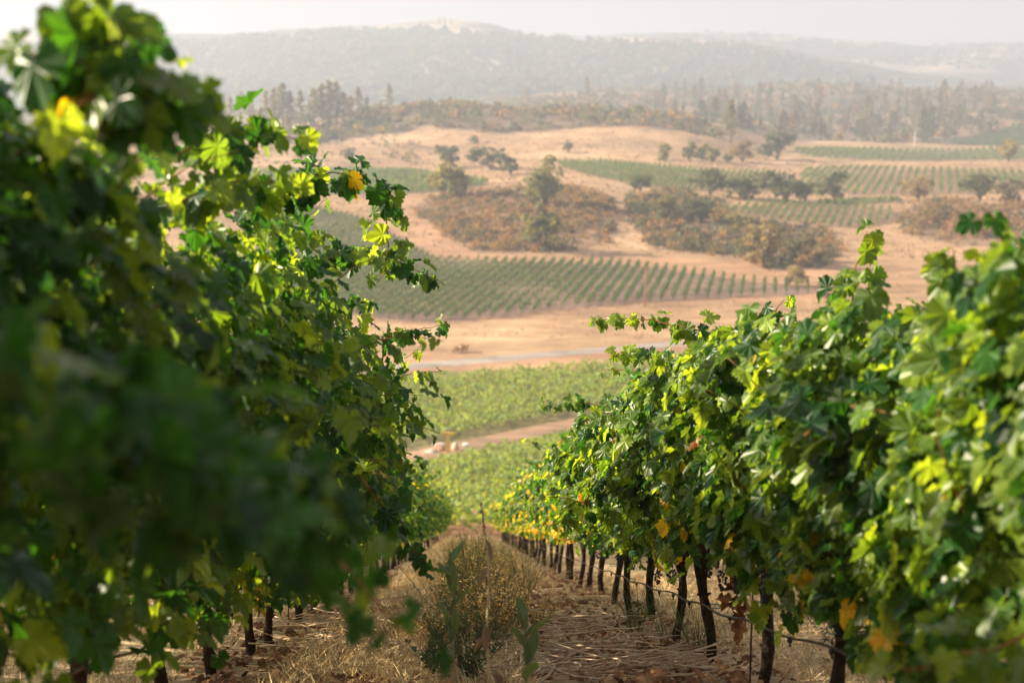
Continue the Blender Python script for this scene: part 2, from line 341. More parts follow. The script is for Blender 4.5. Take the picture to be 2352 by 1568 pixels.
T_LO = [leaf_tmpl(HALF_LO, f, d, c, i) for i, (f, d, c) in enumerate([(.25,.3,-.5),(-.2,.25,.1),(.45,.2,-.3),(-.3,.4,.2)])]
LONG = [(.05,.05),(.13,.25),(.17,.5),(.12,.78)]
T_LONG = [leaf_tmpl(LONG, f, d, 0, i) for i, (f, d) in enumerate([(.4,.15),(.3,.45),(.5,-.2)])]
def nrm(a): return a/(np.linalg.norm(a, axis=-1, keepdims=True)+1e-9)
def add_leaves(mb, P, Nn, T, S, colr, tm, r):
    P, Nn, T = np.asarray(P), nrm(np.asarray(Nn)), np.asarray(T)
    T = nrm(T-Nn*np.sum(T*Nn, 1, keepdims=True)); Xa = np.cross(T, Nn); which = r.integers(0, len(tm), len(P))
    for k in range(len(tm)):
        m = which == k
        if not m.any(): continue
        V, F = tm[k]; p = P[m][:, None]+S[m][:, None, None]*(V[None, :, 0:1]*Xa[m][:, None]+V[None, :, 1:2]*T[m][:, None]+V[None, :, 2:3]*Nn[m][:, None])
        n = len(p); FF = (F[None]+np.arange(n)[:, None, None]*len(V)).reshape(-1, 3)
        mb.add(p.reshape(-1, 3), FF, np.repeat(colr[m], len(V), 0))
G_DARK, G_MID, G_LIGHT, G_YEL, G_BROWN = map(np.array, [(.010,.044,.010),(.025,.088,.012),(.15,.22,.032),(.46,.32,.015),(.22,.09,.025)])
def leaf_cols(n, r, yellow=.03, light=.25):  # light: share of paler leaves, raised on sunlit vines so colour carries the sun
    q = r.random(n)[:, None]; c = G_DARK*(1-q)+G_MID*q
    k = r.random(n) < light; c[k] = c[k]*.6+G_LIGHT*.4
    k = r.random(n) < light*.3; c[k] = G_LIGHT
    k = r.random(n) < yellow; c[k] = G_YEL*r.uniform(.5, 1.1, (k.sum(), 1))
    k = r.random(n) < yellow*.15; c[k] = G_BROWN
    return c*r.uniform(.8, 1.2, (n, 1))

# ------------------------------------------------------------------ grapevines
def sheary(p): p = np.array(p, float); p[..., 2] -= SL*p[..., 1]; return p
def make_trunk(mb, r, h=.80, fork=False):
    n = 9; t = np.linspace(0, 1, n); lean = r.normal(0, .05, 2)
    x = lean[0]*t+.018*np.sin(t*7+r.uniform(0, 6)); y = lean[1]*t+.022*np.sin(t*6+r.uniform(0, 6)); z = -.12+t*(h+.12)
    rad = .029+.010*np.abs(np.sin(t*9+r.uniform(0, 6)))+.018*(t > .85)+.016*(t < .12)
    ct = (.040, .027, .020)
    mb.tube(np.stack([x, y, z], 1), rad, 8, ct)
    for _ in range(5):      # bark knots and stubs
        k = r.integers(1, n-1); a = r.uniform(0, 6.28); p = np.array([x[k], y[k], z[k]])
        mb.tube([p, p+np.array([math.cos(a), math.sin(a), .5])*.05], [.018, .008], 5, ct)
    return np.array([x[-1], y[-1], z[-1]])
def cane_path(p0, d0, L, grav, r, wob=.12):
    n = max(4, int(L/.09)); p = [np.array(p0)]; d = nrm(np.array(d0, float)); st = L/n
    for i in range(n):
        d = nrm(d+r.normal(0, wob, 3)*.5+np.array([0, 0, -grav*st*(.4+i/n)])); p.append(p[-1]+d*st)
    return np.array(p)
def leaves_on(path, r, every=.07, s0=.13, spread=.07, tipdrop=.5):
    seg = np.linalg.norm(np.diff(path, axis=0), axis=1); s = np.concatenate([[0], np.cumsum(seg)]); q = np.arange(.05, s[-1]+.01, every); q = q+r.normal(0, .01, len(q))
    P = np.stack([np.interp(q, s, path[:, i]) for i in range(3)], 1); f = np.clip(q/s[-1], 0, 1); n = len(q)
    off = nrm(r.normal(0, 1, (n, 3))*np.array([1, 1, .5]))*spread*(1-.5*f)[:, None]
    S = s0*(1-tipdrop*f**2)*r.uniform(.75, 1.15, n)
    return P+off, off, S
def make_vine(seed, H=2.1, win=.85, wout=.6, nfill=560, ncane=14, hi=True, yellow=.03, light=.25, side=1, shoots=(), zlow=.55,
              bunches=2, parts=True, withered=False, half=.84, protr=1.0, canevis=True):
    """side: +1 when the aisle lies towards local +x. Returns a list of (part name, MB, material, smooth)."""
    r = np.random.default_rng(seed); out = []
    tm = T_HI if hi else T_LO
    tk = MB(); top = make_trunk(tk, r); out.append(('trunk', tk, M_BARK, True))
    for sgn in (-1, 1):
        cb = MB(); t = np.linspace(0, 1, 8); yy = top[1]+sgn*t*.80
        pth = np.stack([top[0]*(1-t)+.03*np.sin(5*t+r.uniform(0, 6)), yy, top[2]-.03+.10*np.sqrt(t)-SL*(yy-top[1])+.02*np.sin(9*t)], 1)
        cb.tube(pth, .030-.012*t, 7, (.07, .046, .032)); out.append(('cordon', cb, M_BARK, True))
    fol = MB(); P, N_, T_, S_, Cc = [], [], [], [], []
    # the body of the canopy
    n = nfill; zf = r.beta(1.35, 1.1, n); z = zlow+.12*r.normal(0, 1, n)*.5+(H-zlow)*zf; y = r.uniform(-half, half, n); sd = np.where(r.random(n) < .54, 1, -1)
    t = np.clip((z-zlow)/(H-zlow), 0, 1.05); prof = np.clip(.52+.9*t-1.05*np.clip(t-.55, 0, 1)**1.3*1.5-.25*t*t, .12, 1.0)
    lump = 1+.22*np.sin(5.1*y+2.3*z+seed)+.20*np.sin(-3.2*y+4.7*z+seed*1.7)+.14*np.sin(8*y-7*z+seed*.6)
    wd = np.where(sd > 0, win, wout)*prof*np.clip(lump, .45, 1.6)*.78
    x = sd*wd*np.clip(1-np.abs(r.normal(0, .33, n)), -.2, 1.12)
    P.append(np.stack([x, y, z], 1)); nn = np.stack([sd*r.uniform(.2, 1.2, n), r.normal(0, .55, n), r.normal(.45+.5*t, .55, n)], 1)
    N_.append(nn); T_.append(np.stack([sd*r.uniform(-.1, .7, n), r.normal(0, .5, n), r.normal(-.9, .4, n)], 1)); S_.append(r.uniform(.065, .135, n))
    cc = leaf_cols(n, r, yellow, light); low = r.random(n) < np.clip((.42-t)*3.2, 0, 1)*yellow*3.2; cc[low] = G_YEL*r.uniform(.5, 1.1, (low.sum(), 1)); Cc.append(cc)
    canes = []
    for i in range(ncane):
        s = 1 if r.random() < .6 else -1; wmax = win if s > 0 else wout
        p0 = np.array([s*r.uniform(.0, wmax*.55), r.uniform(-.8, .8), r.uniform(.85, H*.78)])
        d0 = np.array([s*r.uniform(.1, .9)*protr, r.normal(0, .35), r.uniform(.5, 1.0)])
        canes.append((cane_path(p0, d0, r.uniform(.55, 1.05)*protr, r.uniform(.6, 2.2), r), r.uniform(.10, .135)))
    for pth, s0 in canes:
        q, off, S = leaves_on(pth, r, .075, s0); P.append(q); m = len(q)
        N_.append(nrm(off)*.6+np.stack([r.normal(.2*np.sign(pth[-1, 0]), .5, m), r.normal(0, .5, m), r.normal(.55, .4, m)], 1))
        T_.append(nrm(off)+np.stack([r.normal(0, .4, m), r.normal(0, .4, m), r.normal(-.7, .4, m)], 1)); S_.append(S); Cc.append(leaf_cols(m, r, yellow*.6, light*1.4))
        if parts and canevis:
            cn = MB(); cn.tube(sheary(pth), np.linspace(.0055, .002, len(pth)), 5, (.17, .085, .035)); out.append(('cane', cn, M_CANE, True))
    if shoots:
        P = [sheary(p) for p in P]
        for (pts, dens, s0, lightk, bare) in shoots:
            pts = np.asarray(pts); s = np.concatenate([[0], np.cumsum(np.linalg.norm(np.diff(pts, axis=0), axis=1))]); m = max(6, int(s[-1]/.06)); q = np.linspace(0, s[-1], m)
            pth = np.stack([np.interp(q, s, pts[:, i]) for i in range(3)], 1); pth[1:-1] = (pth[:-2]+pth[1:-1]*2+pth[2:])/4; pth += r.normal(0, .006, pth.shape)
            cn = MB(); cn.tube(pth, np.linspace(.006, .0022, m), 5, (.23, .10, .035))
            if canevis: out.append(('cane', cn, M_CANE, True))
            for rep in range(max(1, int(dens))):
                q, off, S = leaves_on(pth, r, .055 if not bare else .11, s0, .075 if rep == 0 else .13, .35); P.append(q); m2 = len(q)
                N_.append(nrm(off)*.5+np.stack([r.normal(0, .55, m2), r.normal(-.45, .45, m2), r.normal(.4, .45, m2)], 1))
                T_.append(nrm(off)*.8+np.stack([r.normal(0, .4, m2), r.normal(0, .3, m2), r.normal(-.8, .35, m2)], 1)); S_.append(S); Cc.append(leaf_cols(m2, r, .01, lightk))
        Pall = np.concatenate(P)
    else: Pall = sheary(np.concatenate(P))
    S_all = np.concatenate(S_)
    if side < 0 and False: pass
    add_leaves(fol, Pall, np.concatenate(N_), np.concatenate(T_), S_all, np.concatenate(Cc), tm, r)
    out.append(('foliage', fol, M_LEAF, False))
    for b in range(bunches):
        gb = MB(); c0 = np.array([r.uniform(.05, .3), r.uniform(-.6, .6), r.uniform(.62, .78)]); nb = 42
        for i in range(nb):
            f = i/nb; a = r.uniform(0, 6.28); rad = .045*(1-f)**.6*r.uniform(.5, 1)+.004
            p = sheary(c0+np.array([rad*math.cos(a), rad*math.sin(a), -.17*f])); gb.blob(p, [.0085]*3, i, .0, (.018, .016, .035), 7, 5)
        gb.tube(sheary([c0+[0, 0, .09], c0+[0, 0, .03], c0+[0, 0, -.12]]), .003, 4, (.10, .07, .03)); out.append(('grape_bunch', gb, M_GRAPE, True))
    if parts:
        tb = MB(); a = np.linspace(0, 2*np.pi, 13); zt = r.uniform(.25, .6)
        tb.tube(np.stack([.052*np.cos(a)+.0, .055*np.sin(a), zt+.004*np.sin(3*a)], 1), .004, 5, (.02, .22, .20))
        tb.tube([[.05, -.01, zt], [.075, -.03, zt-.02], [.08, -.035, zt-.06]], .003, 4, (.02, .22, .20)); out.append(('tie', tb, M_PLASTIC, True))
    if withered:
        wb = MB(); m = 46; zz = r.uniform(.28, .92, m); q = np.stack([withered+r.normal(0, .035+.05*(zz-.3), m), r.normal(0, .05, m)-.05, zz], 1)
        add_leaves(wb, q, r.normal(0, 1, (m, 3)), np.stack([r.normal(0, .5, m), r.normal(0, .5, m), -np.ones(m)], 1), r.uniform(.06, .12, m), np.array((.26, .115, .05))*r.uniform(.6, 1.25, (m, 1)), [leaf_tmpl(HALF_LO, .9, .6, -1.4, 3), leaf_tmpl(HALF_LO, -.8, .8, 1.2, 4)], r)
        out.append(('withered_leaves', wb, M_DRY, False))
    return out
def place_vine(out, loc, label, group, mirror=False):
    o = thing('grapevine', loc, label, 'grapevine', group)
    for nm, mb, mt, smo in out:
        if mirror:
            for v in mb.v: v[:, 0] *= -1
            for i, f in enumerate(mb.f): mb.f[i] = f[:, ::-1]
        mb.build(nm, mt, o, smo)
    return o
NUM = ['first','second','third','fourth','fifth','sixth','seventh','eighth','ninth','tenth','eleventh','twelfth','thirteenth','fourteenth','fifteenth','sixteenth','seventeenth','eighteenth','nineteenth','twentieth']
def nth(i):
    if i < 20: return NUM[i]
    tens = ['twenty','thirty','forty','fifty'][(i+1)//10-2]; o = (i+1) % 10
    return (tens+'-'+NUM[o-1]) if o else {'twenty': 'twentieth', 'thirty': 'thirtieth', 'forty': 'fortieth', 'fifty': 'fiftieth'}[tens]
XL, XR = -1.67, 1.67
LY = [1.3, 2.8, 4.3, 5.8, 7.3, 8.7, 10.25, 11.4, 12.95]; LY += [14.5+1.62*i for i in range(36)]
RH = {0: 1.5, 1: 1.55, 2: 1.70, 3: 1.92, 4: 2.02, 5: 2.08}
RY = [9.42+1.626*k for k in range(-5, 40)]
# shoots that reach out of the rows: (row, vine index, [(px, py, depth) ...], layers of leaves, leaf size, lightness (sun or shade put into the leaf colour), bare)
SH = [
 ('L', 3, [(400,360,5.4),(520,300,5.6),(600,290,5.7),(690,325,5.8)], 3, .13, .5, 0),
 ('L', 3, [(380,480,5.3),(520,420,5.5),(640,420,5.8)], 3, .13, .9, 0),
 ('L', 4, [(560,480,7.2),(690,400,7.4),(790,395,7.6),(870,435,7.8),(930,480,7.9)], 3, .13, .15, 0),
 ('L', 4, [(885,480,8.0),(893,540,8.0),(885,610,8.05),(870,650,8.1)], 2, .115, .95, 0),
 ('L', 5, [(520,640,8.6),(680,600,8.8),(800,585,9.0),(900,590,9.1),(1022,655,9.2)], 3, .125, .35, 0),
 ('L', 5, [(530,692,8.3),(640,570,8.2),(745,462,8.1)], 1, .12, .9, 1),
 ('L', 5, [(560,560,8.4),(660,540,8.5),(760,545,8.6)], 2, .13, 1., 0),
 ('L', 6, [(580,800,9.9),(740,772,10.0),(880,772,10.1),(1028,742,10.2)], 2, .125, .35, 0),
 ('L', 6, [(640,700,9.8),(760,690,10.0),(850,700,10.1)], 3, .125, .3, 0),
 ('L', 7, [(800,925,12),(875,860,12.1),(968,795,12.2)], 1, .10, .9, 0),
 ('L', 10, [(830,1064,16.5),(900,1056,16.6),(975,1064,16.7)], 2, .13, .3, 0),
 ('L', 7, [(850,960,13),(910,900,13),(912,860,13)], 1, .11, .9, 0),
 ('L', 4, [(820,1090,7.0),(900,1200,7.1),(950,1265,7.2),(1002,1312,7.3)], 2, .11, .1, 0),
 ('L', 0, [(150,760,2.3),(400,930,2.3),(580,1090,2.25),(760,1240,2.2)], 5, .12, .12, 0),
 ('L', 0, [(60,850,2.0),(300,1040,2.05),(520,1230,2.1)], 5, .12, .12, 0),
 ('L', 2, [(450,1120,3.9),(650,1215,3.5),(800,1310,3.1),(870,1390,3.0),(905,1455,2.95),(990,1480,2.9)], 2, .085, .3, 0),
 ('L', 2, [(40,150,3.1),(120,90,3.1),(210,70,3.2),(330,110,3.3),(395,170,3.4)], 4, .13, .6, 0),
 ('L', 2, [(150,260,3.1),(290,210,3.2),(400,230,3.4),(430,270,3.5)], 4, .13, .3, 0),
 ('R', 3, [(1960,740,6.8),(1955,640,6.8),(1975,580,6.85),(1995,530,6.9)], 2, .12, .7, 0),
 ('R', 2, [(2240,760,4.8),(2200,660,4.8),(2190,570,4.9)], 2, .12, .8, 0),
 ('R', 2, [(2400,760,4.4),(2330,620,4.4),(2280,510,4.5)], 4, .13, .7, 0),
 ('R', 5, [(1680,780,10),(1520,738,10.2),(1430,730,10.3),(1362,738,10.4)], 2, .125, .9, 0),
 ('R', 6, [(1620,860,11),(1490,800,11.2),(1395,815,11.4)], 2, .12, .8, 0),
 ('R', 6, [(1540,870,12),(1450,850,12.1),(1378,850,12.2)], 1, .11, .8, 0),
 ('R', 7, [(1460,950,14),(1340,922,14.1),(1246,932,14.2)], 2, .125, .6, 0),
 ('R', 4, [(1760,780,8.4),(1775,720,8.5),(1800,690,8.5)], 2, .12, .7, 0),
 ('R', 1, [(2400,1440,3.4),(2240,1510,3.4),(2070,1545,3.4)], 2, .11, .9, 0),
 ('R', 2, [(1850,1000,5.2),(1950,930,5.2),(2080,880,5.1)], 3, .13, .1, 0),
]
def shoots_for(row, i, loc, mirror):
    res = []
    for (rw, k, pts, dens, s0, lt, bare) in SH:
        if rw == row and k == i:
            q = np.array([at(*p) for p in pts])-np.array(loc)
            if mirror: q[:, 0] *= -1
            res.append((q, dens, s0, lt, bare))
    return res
LP = {0: (2.3, 1.0), 1: (2.1, .9), 2: (2.12, 1.0), 3: (2.35, 1.2), 4: (2.5, 1.45), 5: (2.45, 1.4), 6: (2.35, 1.3), 7: (2.25, 1.15), 8: (2.2, .95), 9: (2.15, .85)}
def gz(x, y): return float(terrain(x, y))
NEARN = 10
varL = []; varR = []
for i, y in enumerate(LY):
    loc = (XL, y, gz(XL, y))
    lab = 'shaded dark-trunked grapevine, %s from the camera in the row left of the path' % nth(i)
    if i < NEARN or i in (10,):
        H, wi = LP.get(i, (2.1, .75))
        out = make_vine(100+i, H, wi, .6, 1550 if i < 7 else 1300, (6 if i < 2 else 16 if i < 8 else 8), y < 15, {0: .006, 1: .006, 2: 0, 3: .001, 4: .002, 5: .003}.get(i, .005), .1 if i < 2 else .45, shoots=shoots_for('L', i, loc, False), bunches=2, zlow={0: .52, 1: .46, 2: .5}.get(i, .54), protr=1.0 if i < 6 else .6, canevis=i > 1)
        place_vine(out, loc, lab, 'grapevines in the row left of the path')
    else:
        if len(varL) < 5:
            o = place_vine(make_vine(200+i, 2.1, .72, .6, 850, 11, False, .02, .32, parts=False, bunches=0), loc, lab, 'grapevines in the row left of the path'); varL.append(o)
        else:
            q = rng.uniform(.93, 1.07); copy_tree(varL[int(rng.integers(0, 5))], loc, lab, scale=(q*rng.uniform(.92, 1.1), 1, q))
for i, y in enumerate(RY):
    loc = (XR, y, gz(XR, y))
    lab = 'sunlit dark-trunked grapevine, %s from the camera in the row right of the path' % nth(i)
    if i < NEARN:
        out = make_vine(300+i, RH.get(i, 2.12), {0: .3, 1: .3, 2: .36, 3: .5, 4: .62}.get(i, .8), .6, 1500, 14 if i > 1 else 4, y < 15, .002+.0018*i, .62, zlow={0: .42, 1: .42, 2: .45, 3: .58}.get(i, .78), protr={0: .4, 1: .4, 2: .55, 3: .6, 4: .65, 5: .75}.get(i, .9), shoots=shoots_for('R', i, loc, True), bunches=2, withered=(-.16 if i == 5 else False))
        place_vine(out, loc, lab, 'grapevines in the row right of the path', mirror=True)
    else:
        if len(varR) < 5:
            o = place_vine(make_vine(400+i, 2.1, .8, .6, 850, 11, False, .10, .5, zlow=.74, parts=False, bunches=0), loc, lab, 'grapevines in the row right of the path', mirror=True); varR.append(o)
        else:
            q = rng.uniform(.93, 1.07); copy_tree(varR[int(rng.integers(0, 5))], loc, lab, scale=(q*rng.uniform(.92, 1.1), 1, q))
for X0, lst, lab in ((-5.01, varL, 'grapevine in the outer row behind the left-hand row, half hidden by it'), (5.01, varR, 'grapevine in the outer row behind the right-hand row, half hidden by it')):
    for j in range(37):
        y = -1.7+1.64*j+rng.normal(0, .08); loc = (X0, y, gz(X0, y)); q = rng.uniform(.9, 1.05)
        o = copy_tree(lst[int(rng.integers(0, 5))], loc, lab, scale=(q, 1, q)); o['group'] = 'grapevines in the outer row behind the ' + ('left row' if X0 < 0 else 'right row')

for j in range(20):  # further vineyard row, added to shade the left rows from the low sun
    y = -2.2+1.64*j; loc = (-8.35, y, gz(-8.35, y)); q = rng.uniform(.9, 1.05)
    o = copy_tree(varL[int(rng.integers(0, 5))], loc, 'grapevine in the second row behind the left-hand row, almost hidden', scale=(q, 1, q)); o['group'] = 'grapevines in the second row behind the left row'
# drip hoses, with their emitters, and thin stakes by the trunks
for X0, yv, side in ((XL+.07, LY, 'left'), (XR-.07, RY, 'right')):
    hb = MB(); yy = np.arange(1.0, 60, .2); ph = np.interp(yy, yv, np.arange(len(yv))); sag = .012*np.cos(2*np.pi*ph)
    pth = np.stack([X0+.02*np.sin(yy*1.3), yy, -SL*yy+.40+sag], 1); hb.tube(pth, .0075, 6, (.15, .12, .095) if side == 'left' else (.05, .042, .036))
    h = hb.build('drip_hose', M_PLASTIC, None, True); tag(h, 'thin %s drip hose strung along the trunks of the row %s of the path' % ('pale' if side == 'left' else 'dark', side), 'hose')
    for ye in np.arange(5.2, 16, .8):
        e = MB(); z = float(np.interp(ye, yy, pth[:, 2])); e.blob((X0, ye, z-.012), (.014, .022, .016), 1, .1, (.02, .02, .02), 8, 6)
        e.tube([[X0, ye, z-.02], [X0+.003, ye, z-.045]], .005, 5, (.02, .02, .02)); e.build('emitter', M_PLASTIC, h, True)
for X0, y, lab in ((1.63, 7.9, 'thin rusty stake beside a trunk in the row right of the path'), (-1.62, 12.2, 'thin rusty stake beside a trunk in the row left of the path')):
    z = gz(X0, y); s = MB().tube([[X0, y, z-.1], [X0+.004, y, z+.6], [X0, y, z+1.3]], .006, 6, (.10, .06, .04)).build('stake', M_PAINT, None, True); tag(s, lab, 'stake')

# ------------------------------------------------------------------ ground cover of the aisle
def blades(name, n, xs, yr, hmin, hmax, cols, label, lay=.5, wid=.004, power=1.0, mat=None):
    r = np.random.default_rng(abs(hash(name)) % 1000 if False else len(name)*7+n); mb = MB()
    y = yr[0]+(yr[1]-yr[0])*r.random(n)**power; x = r.uniform(xs[0], xs[1], n)
    if lay < .9:
        k = fsum(S_near, x*.8, y*.8)+.6*r.normal(0, 1, n) > -.6; x, y = x[k], y[k]; n = len(x)
    z = terrain(x, y); L = r.uniform(hmin, hmax, n); a = r.uniform(0, 6.28, n); tl = np.clip(r.normal(lay, .3, n), 0, 1.45)
    d = np.stack([np.cos(a)*np.sin(tl), np.sin(a)*np.sin(tl), np.cos(tl)], 1); p0 = np.stack([x, y, z-.01+r.uniform(0, .02, n)], 1)
    s = np.stack([-np.sin(a), np.cos(a), a*0], 1); fl = r.random(n)[:, None] < .5; s = np.where(fl, s, nrm(np.cross(d, np.array([[.1, 1., .2]])))); s = s*(wid*(.6+.04*y))[:, None]
    mid = p0+d*(L*.55)[:, None]; tip = p0+d*L[:, None]+np.stack([np.cos(a), np.sin(a), -np.abs(r.normal(.2, .4, n))], 1)*(L*.25)[:, None]
    V = np.stack([p0-s, p0+s, mid+s*.8, mid-s*.8, tip], 1).reshape(-1, 3); b = np.arange(n)[:, None]*5
    cc = np.asarray(cols)[r.integers(0, len(cols), n)]*r.uniform(.7, 1.25, (n, 1))
    mb.add(V, b+np.array([[0, 1, 2, 3]]), np.repeat(cc, 5, 0)); mb.f.append(b+np.array([[3, 2, 4]]))
    o = mb.build(name, mat or M_DRY); return tag(o, label, 'grass', kind='stuff')
DRYC = [(.74, .56, .30), (.68, .49, .25), (.82, .67, .41), (.44, .29, .15)]
blades('dry_grass', 30000, (-1.2, .35), (7.5, 26), .05, .22, DRYC, 'dry straw and grass stubble covering the path between the rows', .85, .0022, 1.5)
blades('dry_straw', 26000, (-5.6, -1.9), (6.5, 26), .06, .20, DRYC, 'pale dry grass on the ground behind the left-hand row', .8, .0025, 1.3)
blades('dry_stubble', 26000, (1.9, 5.6), (6, 24), .06, .20, DRYC, 'pale dry grass on the ground behind the right-hand row', .8, .0025, 1.3)
blades('tall_dry_grass', 6000, (-.95, .35), (10, 34), .15, .42, DRYC+[(.22, .20, .09)], 'tall dry grass stems standing in the middle of the path', .4, .0018, 1.2)
blades('meadow_grass', 26000, (-1.2, 1.2), (20, 74), .15, .45, DRYC, 'dry grass on the far part of the path between the rows', .6, .0016, 1.0)
# fallen leaves
lm = MB(); r = np.random.default_rng(55); n = 3000; x = np.concatenate([r.uniform(-2.0, 2.0, n//2), r.choice([-1.2, 1.1], n//2)+r.normal(0, .35, n//2)]); y = 7.5+20*r.random(n)**1.6
add_leaves(lm, np.stack([x, y, terrain(x, y)+r.uniform(.005, .05, n)], 1), np.stack([r.normal(0, .6, n), r.normal(-.2, .6, n), np.ones(n)], 1), r.normal(0, 1, (n, 3)), r.uniform(.04, .085, n),
           np.array([(.30,.15,.07),(.22,.10,.05),(.38,.22,.11),(.16,.08,.045)])[r.integers(0, 4, n)]*r.uniform(.7, 1.2, (n, 1)), [leaf_tmpl(HALF_LO, .7, .5, -1, 3), leaf_tmpl(HALF_LO, -.6, .6, 1, 4)], r)
tag(lm.build('leaf_litter', M_DRY), 'fallen brown vine leaves scattered under both rows', 'leaves', kind='stuff')
# pruned canes: the ones that show largest are things, the small ones a mass
def stick(r, x, y, L, rad):
    a = r.normal(0, .9)+(0 if r.random() < .5 else math.pi/2*.6); n = 8; t = np.linspace(-.5, .5, n)*L; bend = r.normal(0, .42)
    dx, dy = math.sin(a), math.cos(a); px_ = x+dy*t*1.0+bend*dx*(t/L)**2*L*2; py_ = y+dx*t*1.0+bend*dy*(t/L)**2*L*2
    px_ += r.normal(0, .008, n); z = terrain(px_, py_)+r.uniform(.02, .11)+np.linspace(0, r.uniform(-.02, .12), n)
    return np.stack([px_, py_, z], 1)
r = np.random.default_rng(66)
for i in range(120):
    if i < 80: x, y = r.uniform(.1, 1.5), 8.2+5.4*r.random()**1.5
    else: x, y = r.uniform(-1.5, -.5), r.uniform(9.5, 15)
    pth = stick(r, x, y, r.uniform(.5, 1.25), .005); c0 = pth.mean(0); g = r.uniform(.75, 1.2); rad = r.uniform(.005, .010)
    mb = MB().tube(pth-c0, np.linspace(rad, rad*.55, 8), 5, np.array((.56, .42, .29))*g)
    if r.random() < .5:
        q = pth[4]-c0; mb.tube([q, q+np.array([r.normal(0, .1), r.normal(0, .1), .03])], [rad*.6, rad*.3], 4, np.array((.56, .42, .29))*g)
    o = mb.build('pruned_cane', M_CANE, None, True, c0); s = 'right' if i < 80 else 'left'
    tag(o, 'pale dry pruned cane lying in the litter at the foot of the %s-hand row' % s, 'cane', 'pruned canes at the foot of the %s row' % s)
sb = MB()
for i in range(420):
    x, y = (r.uniform(.1, 1.7), 8+16*r.random()**1.3) if i % 3 else (r.uniform(-1.7, -.4), r.uniform(8.5, 22))
    p = stick(r, x, y, r.uniform(.15, .5), .003); sb.tube(p, r.uniform(.0022, .0042), 4, np.array((.50, .35, .21))*r.uniform(.6, 1.2))
tag(sb.build('twig_litter', M_CANE, None, True), 'small broken twigs and straw strewn along both rows', 'twigs', kind='stuff')

# weeds in the path
def tall_weed(px, py_top, d, Hx, seed, label, dead, nleaf, xbase):
    r = np.random.default_rng(seed); tip = at(px, py_top, d); bx = at(xbase, 1500, d); x, y = bx[0], tip[1]; z = gz(x, y); base = np.array([x, y, z])
    o = thing('tall_weed', base, label, 'weed', 'tall weeds standing in the path'); n = 12; t = np.linspace(0, 1, n); q = tip-base
    pth = np.stack([q[0]*t**1.6+.012*np.sin(t*8+seed), q[1]*t+.01*np.cos(t*7), q[2]*t-.03*(1-t)], 1)
    MB().tube(pth, np.linspace(.009, .0035, n), 6, (.55, .45, .31) if dead else (.22, .24, .15)).build('stem', M_DRY, o, True)
    for i in range(nleaf):
        f = .25+.72*(i+r.uniform(-.3, .3))/nleaf; k = f*(n-1); p = pth[int(k)]+(pth[min(int(k)+1, n-1)]-pth[int(k)])*(k-int(k)); a = i*2.4+r.uniform(-.4, .4)
        low = f < .42; wither = dead or low; upd = (-.5 if wither else 2.4-.6*r.random())
        T = np.array([math.cos(a), math.sin(a), upd]); Nn = np.array([-math.cos(a)*upd, -math.sin(a)*upd-.6, .8]); lb = MB()
        c = np.array((.36, .26, .18)) if wither else np.array((.10, .16, .085))*r.uniform(.8, 1.2)
        if wither: lt = [leaf_tmpl(LONG, 1.2, .8, 0, i), leaf_tmpl(LONG, -.9, .9, 0, i+1)]
        else: lt = T_LONG
        add_leaves(lb, [p], [Nn], [T], np.array([(.19 if not wither else .12)*(1.15-.4*f)*r.uniform(.85, 1.2)]), c[None], lt, r)
        if not wither: add_leaves(lb, [p], [Nn*np.array([1, -1, 1])], [np.array([-T[0]*.4, -T[1]*.4, T[2]])], np.array([.08]), c[None], lt, r)
        lb.build('leaf', M_WEED if not wither else M_DRY, o)
    if dead: 
        sp = MB(); e = pth[-1]
        for i in range(16): f = i/16; p = pth[-1]-(pth[-1]-pth[-3])*f*1.2; sp.blob(p+r.normal(0, .004, 3), [.005, .005, .009], i, .2, (.30, .21, .11), 6, 5)
        sp.build('seed_head', M_DRY, o, True)
    return o
tall_weed(1028, 1262, 6.6, .9, 1, 'tall grey-green weed with broad upright leaves, left of the dead stalk', False, 9, 1052)
tall_weed(1108, 1158, 7.0, 1.1, 2, 'tallest weed in the path, a dead pale stalk with curled brown leaves', True, 6, 1128)
tall_weed(1207, 1405, 6.5, .6, 3, 'short green weed with a spear of upright leaves, right of the dead stalk', False, 7, 1208)
def bushy_weed(px, py, d, h, w_, seed, label, green=(.055, .085, .045), nst=16, leafy=1.0):
    r = np.random.default_rng(seed); p = at(px, py, d); x, y = p[0], p[1]; z = gz(x, y)
    o = thing('bushy_weed', (x, y, z), label, 'weed', 'bushy weeds in the path'); st = MB(); lf = MB()
    for i in range(nst):
        a = r.uniform(0, 6.28); pth = cane_path((r.normal(0, .03), r.normal(0, .03), -.02), (math.cos(a)*w_/h*r.uniform(.3, 1.2), math.sin(a)*w_/h*.8, 1), h*r.uniform(.7, 1.15), .4, r, .2)
        st.tube(pth, np.linspace(.004, .0015, len(pth)), 4, (.14, .12, .07)); s = np.linspace(.15, 1, int(24*leafy)); P = np.stack([np.interp(s*(len(pth)-1), np.arange(len(pth)), pth[:, k]) for k in range(3)], 1)
        n = len(P); a2 = r.uniform(0, 6.28, n); T = np.stack([np.cos(a2), np.sin(a2), r.uniform(.1, .9, n)], 1); Nn = np.stack([-np.cos(a2)*.5, -np.sin(a2)*.5-.2, np.ones(n)], 1)
        add_leaves(lf, P, Nn, T, r.uniform(.025, .05, n), np.array(green)*r.uniform(.6, 1.4, (n, 1)), T_LONG, r)
    st.build('stem', M_DRY, o); lf.build('foliage', M_WEED, o); return o
bushy_weed(1075, 1560, 8.6, .48, .30, 11, 'dark green bushy weed at the foot of the dead stalk', nst=22)
bushy_weed(1010, 1568, 8.8, .36, .22, 12, 'low dark green bushy weed left of the dead stalk', nst=14)
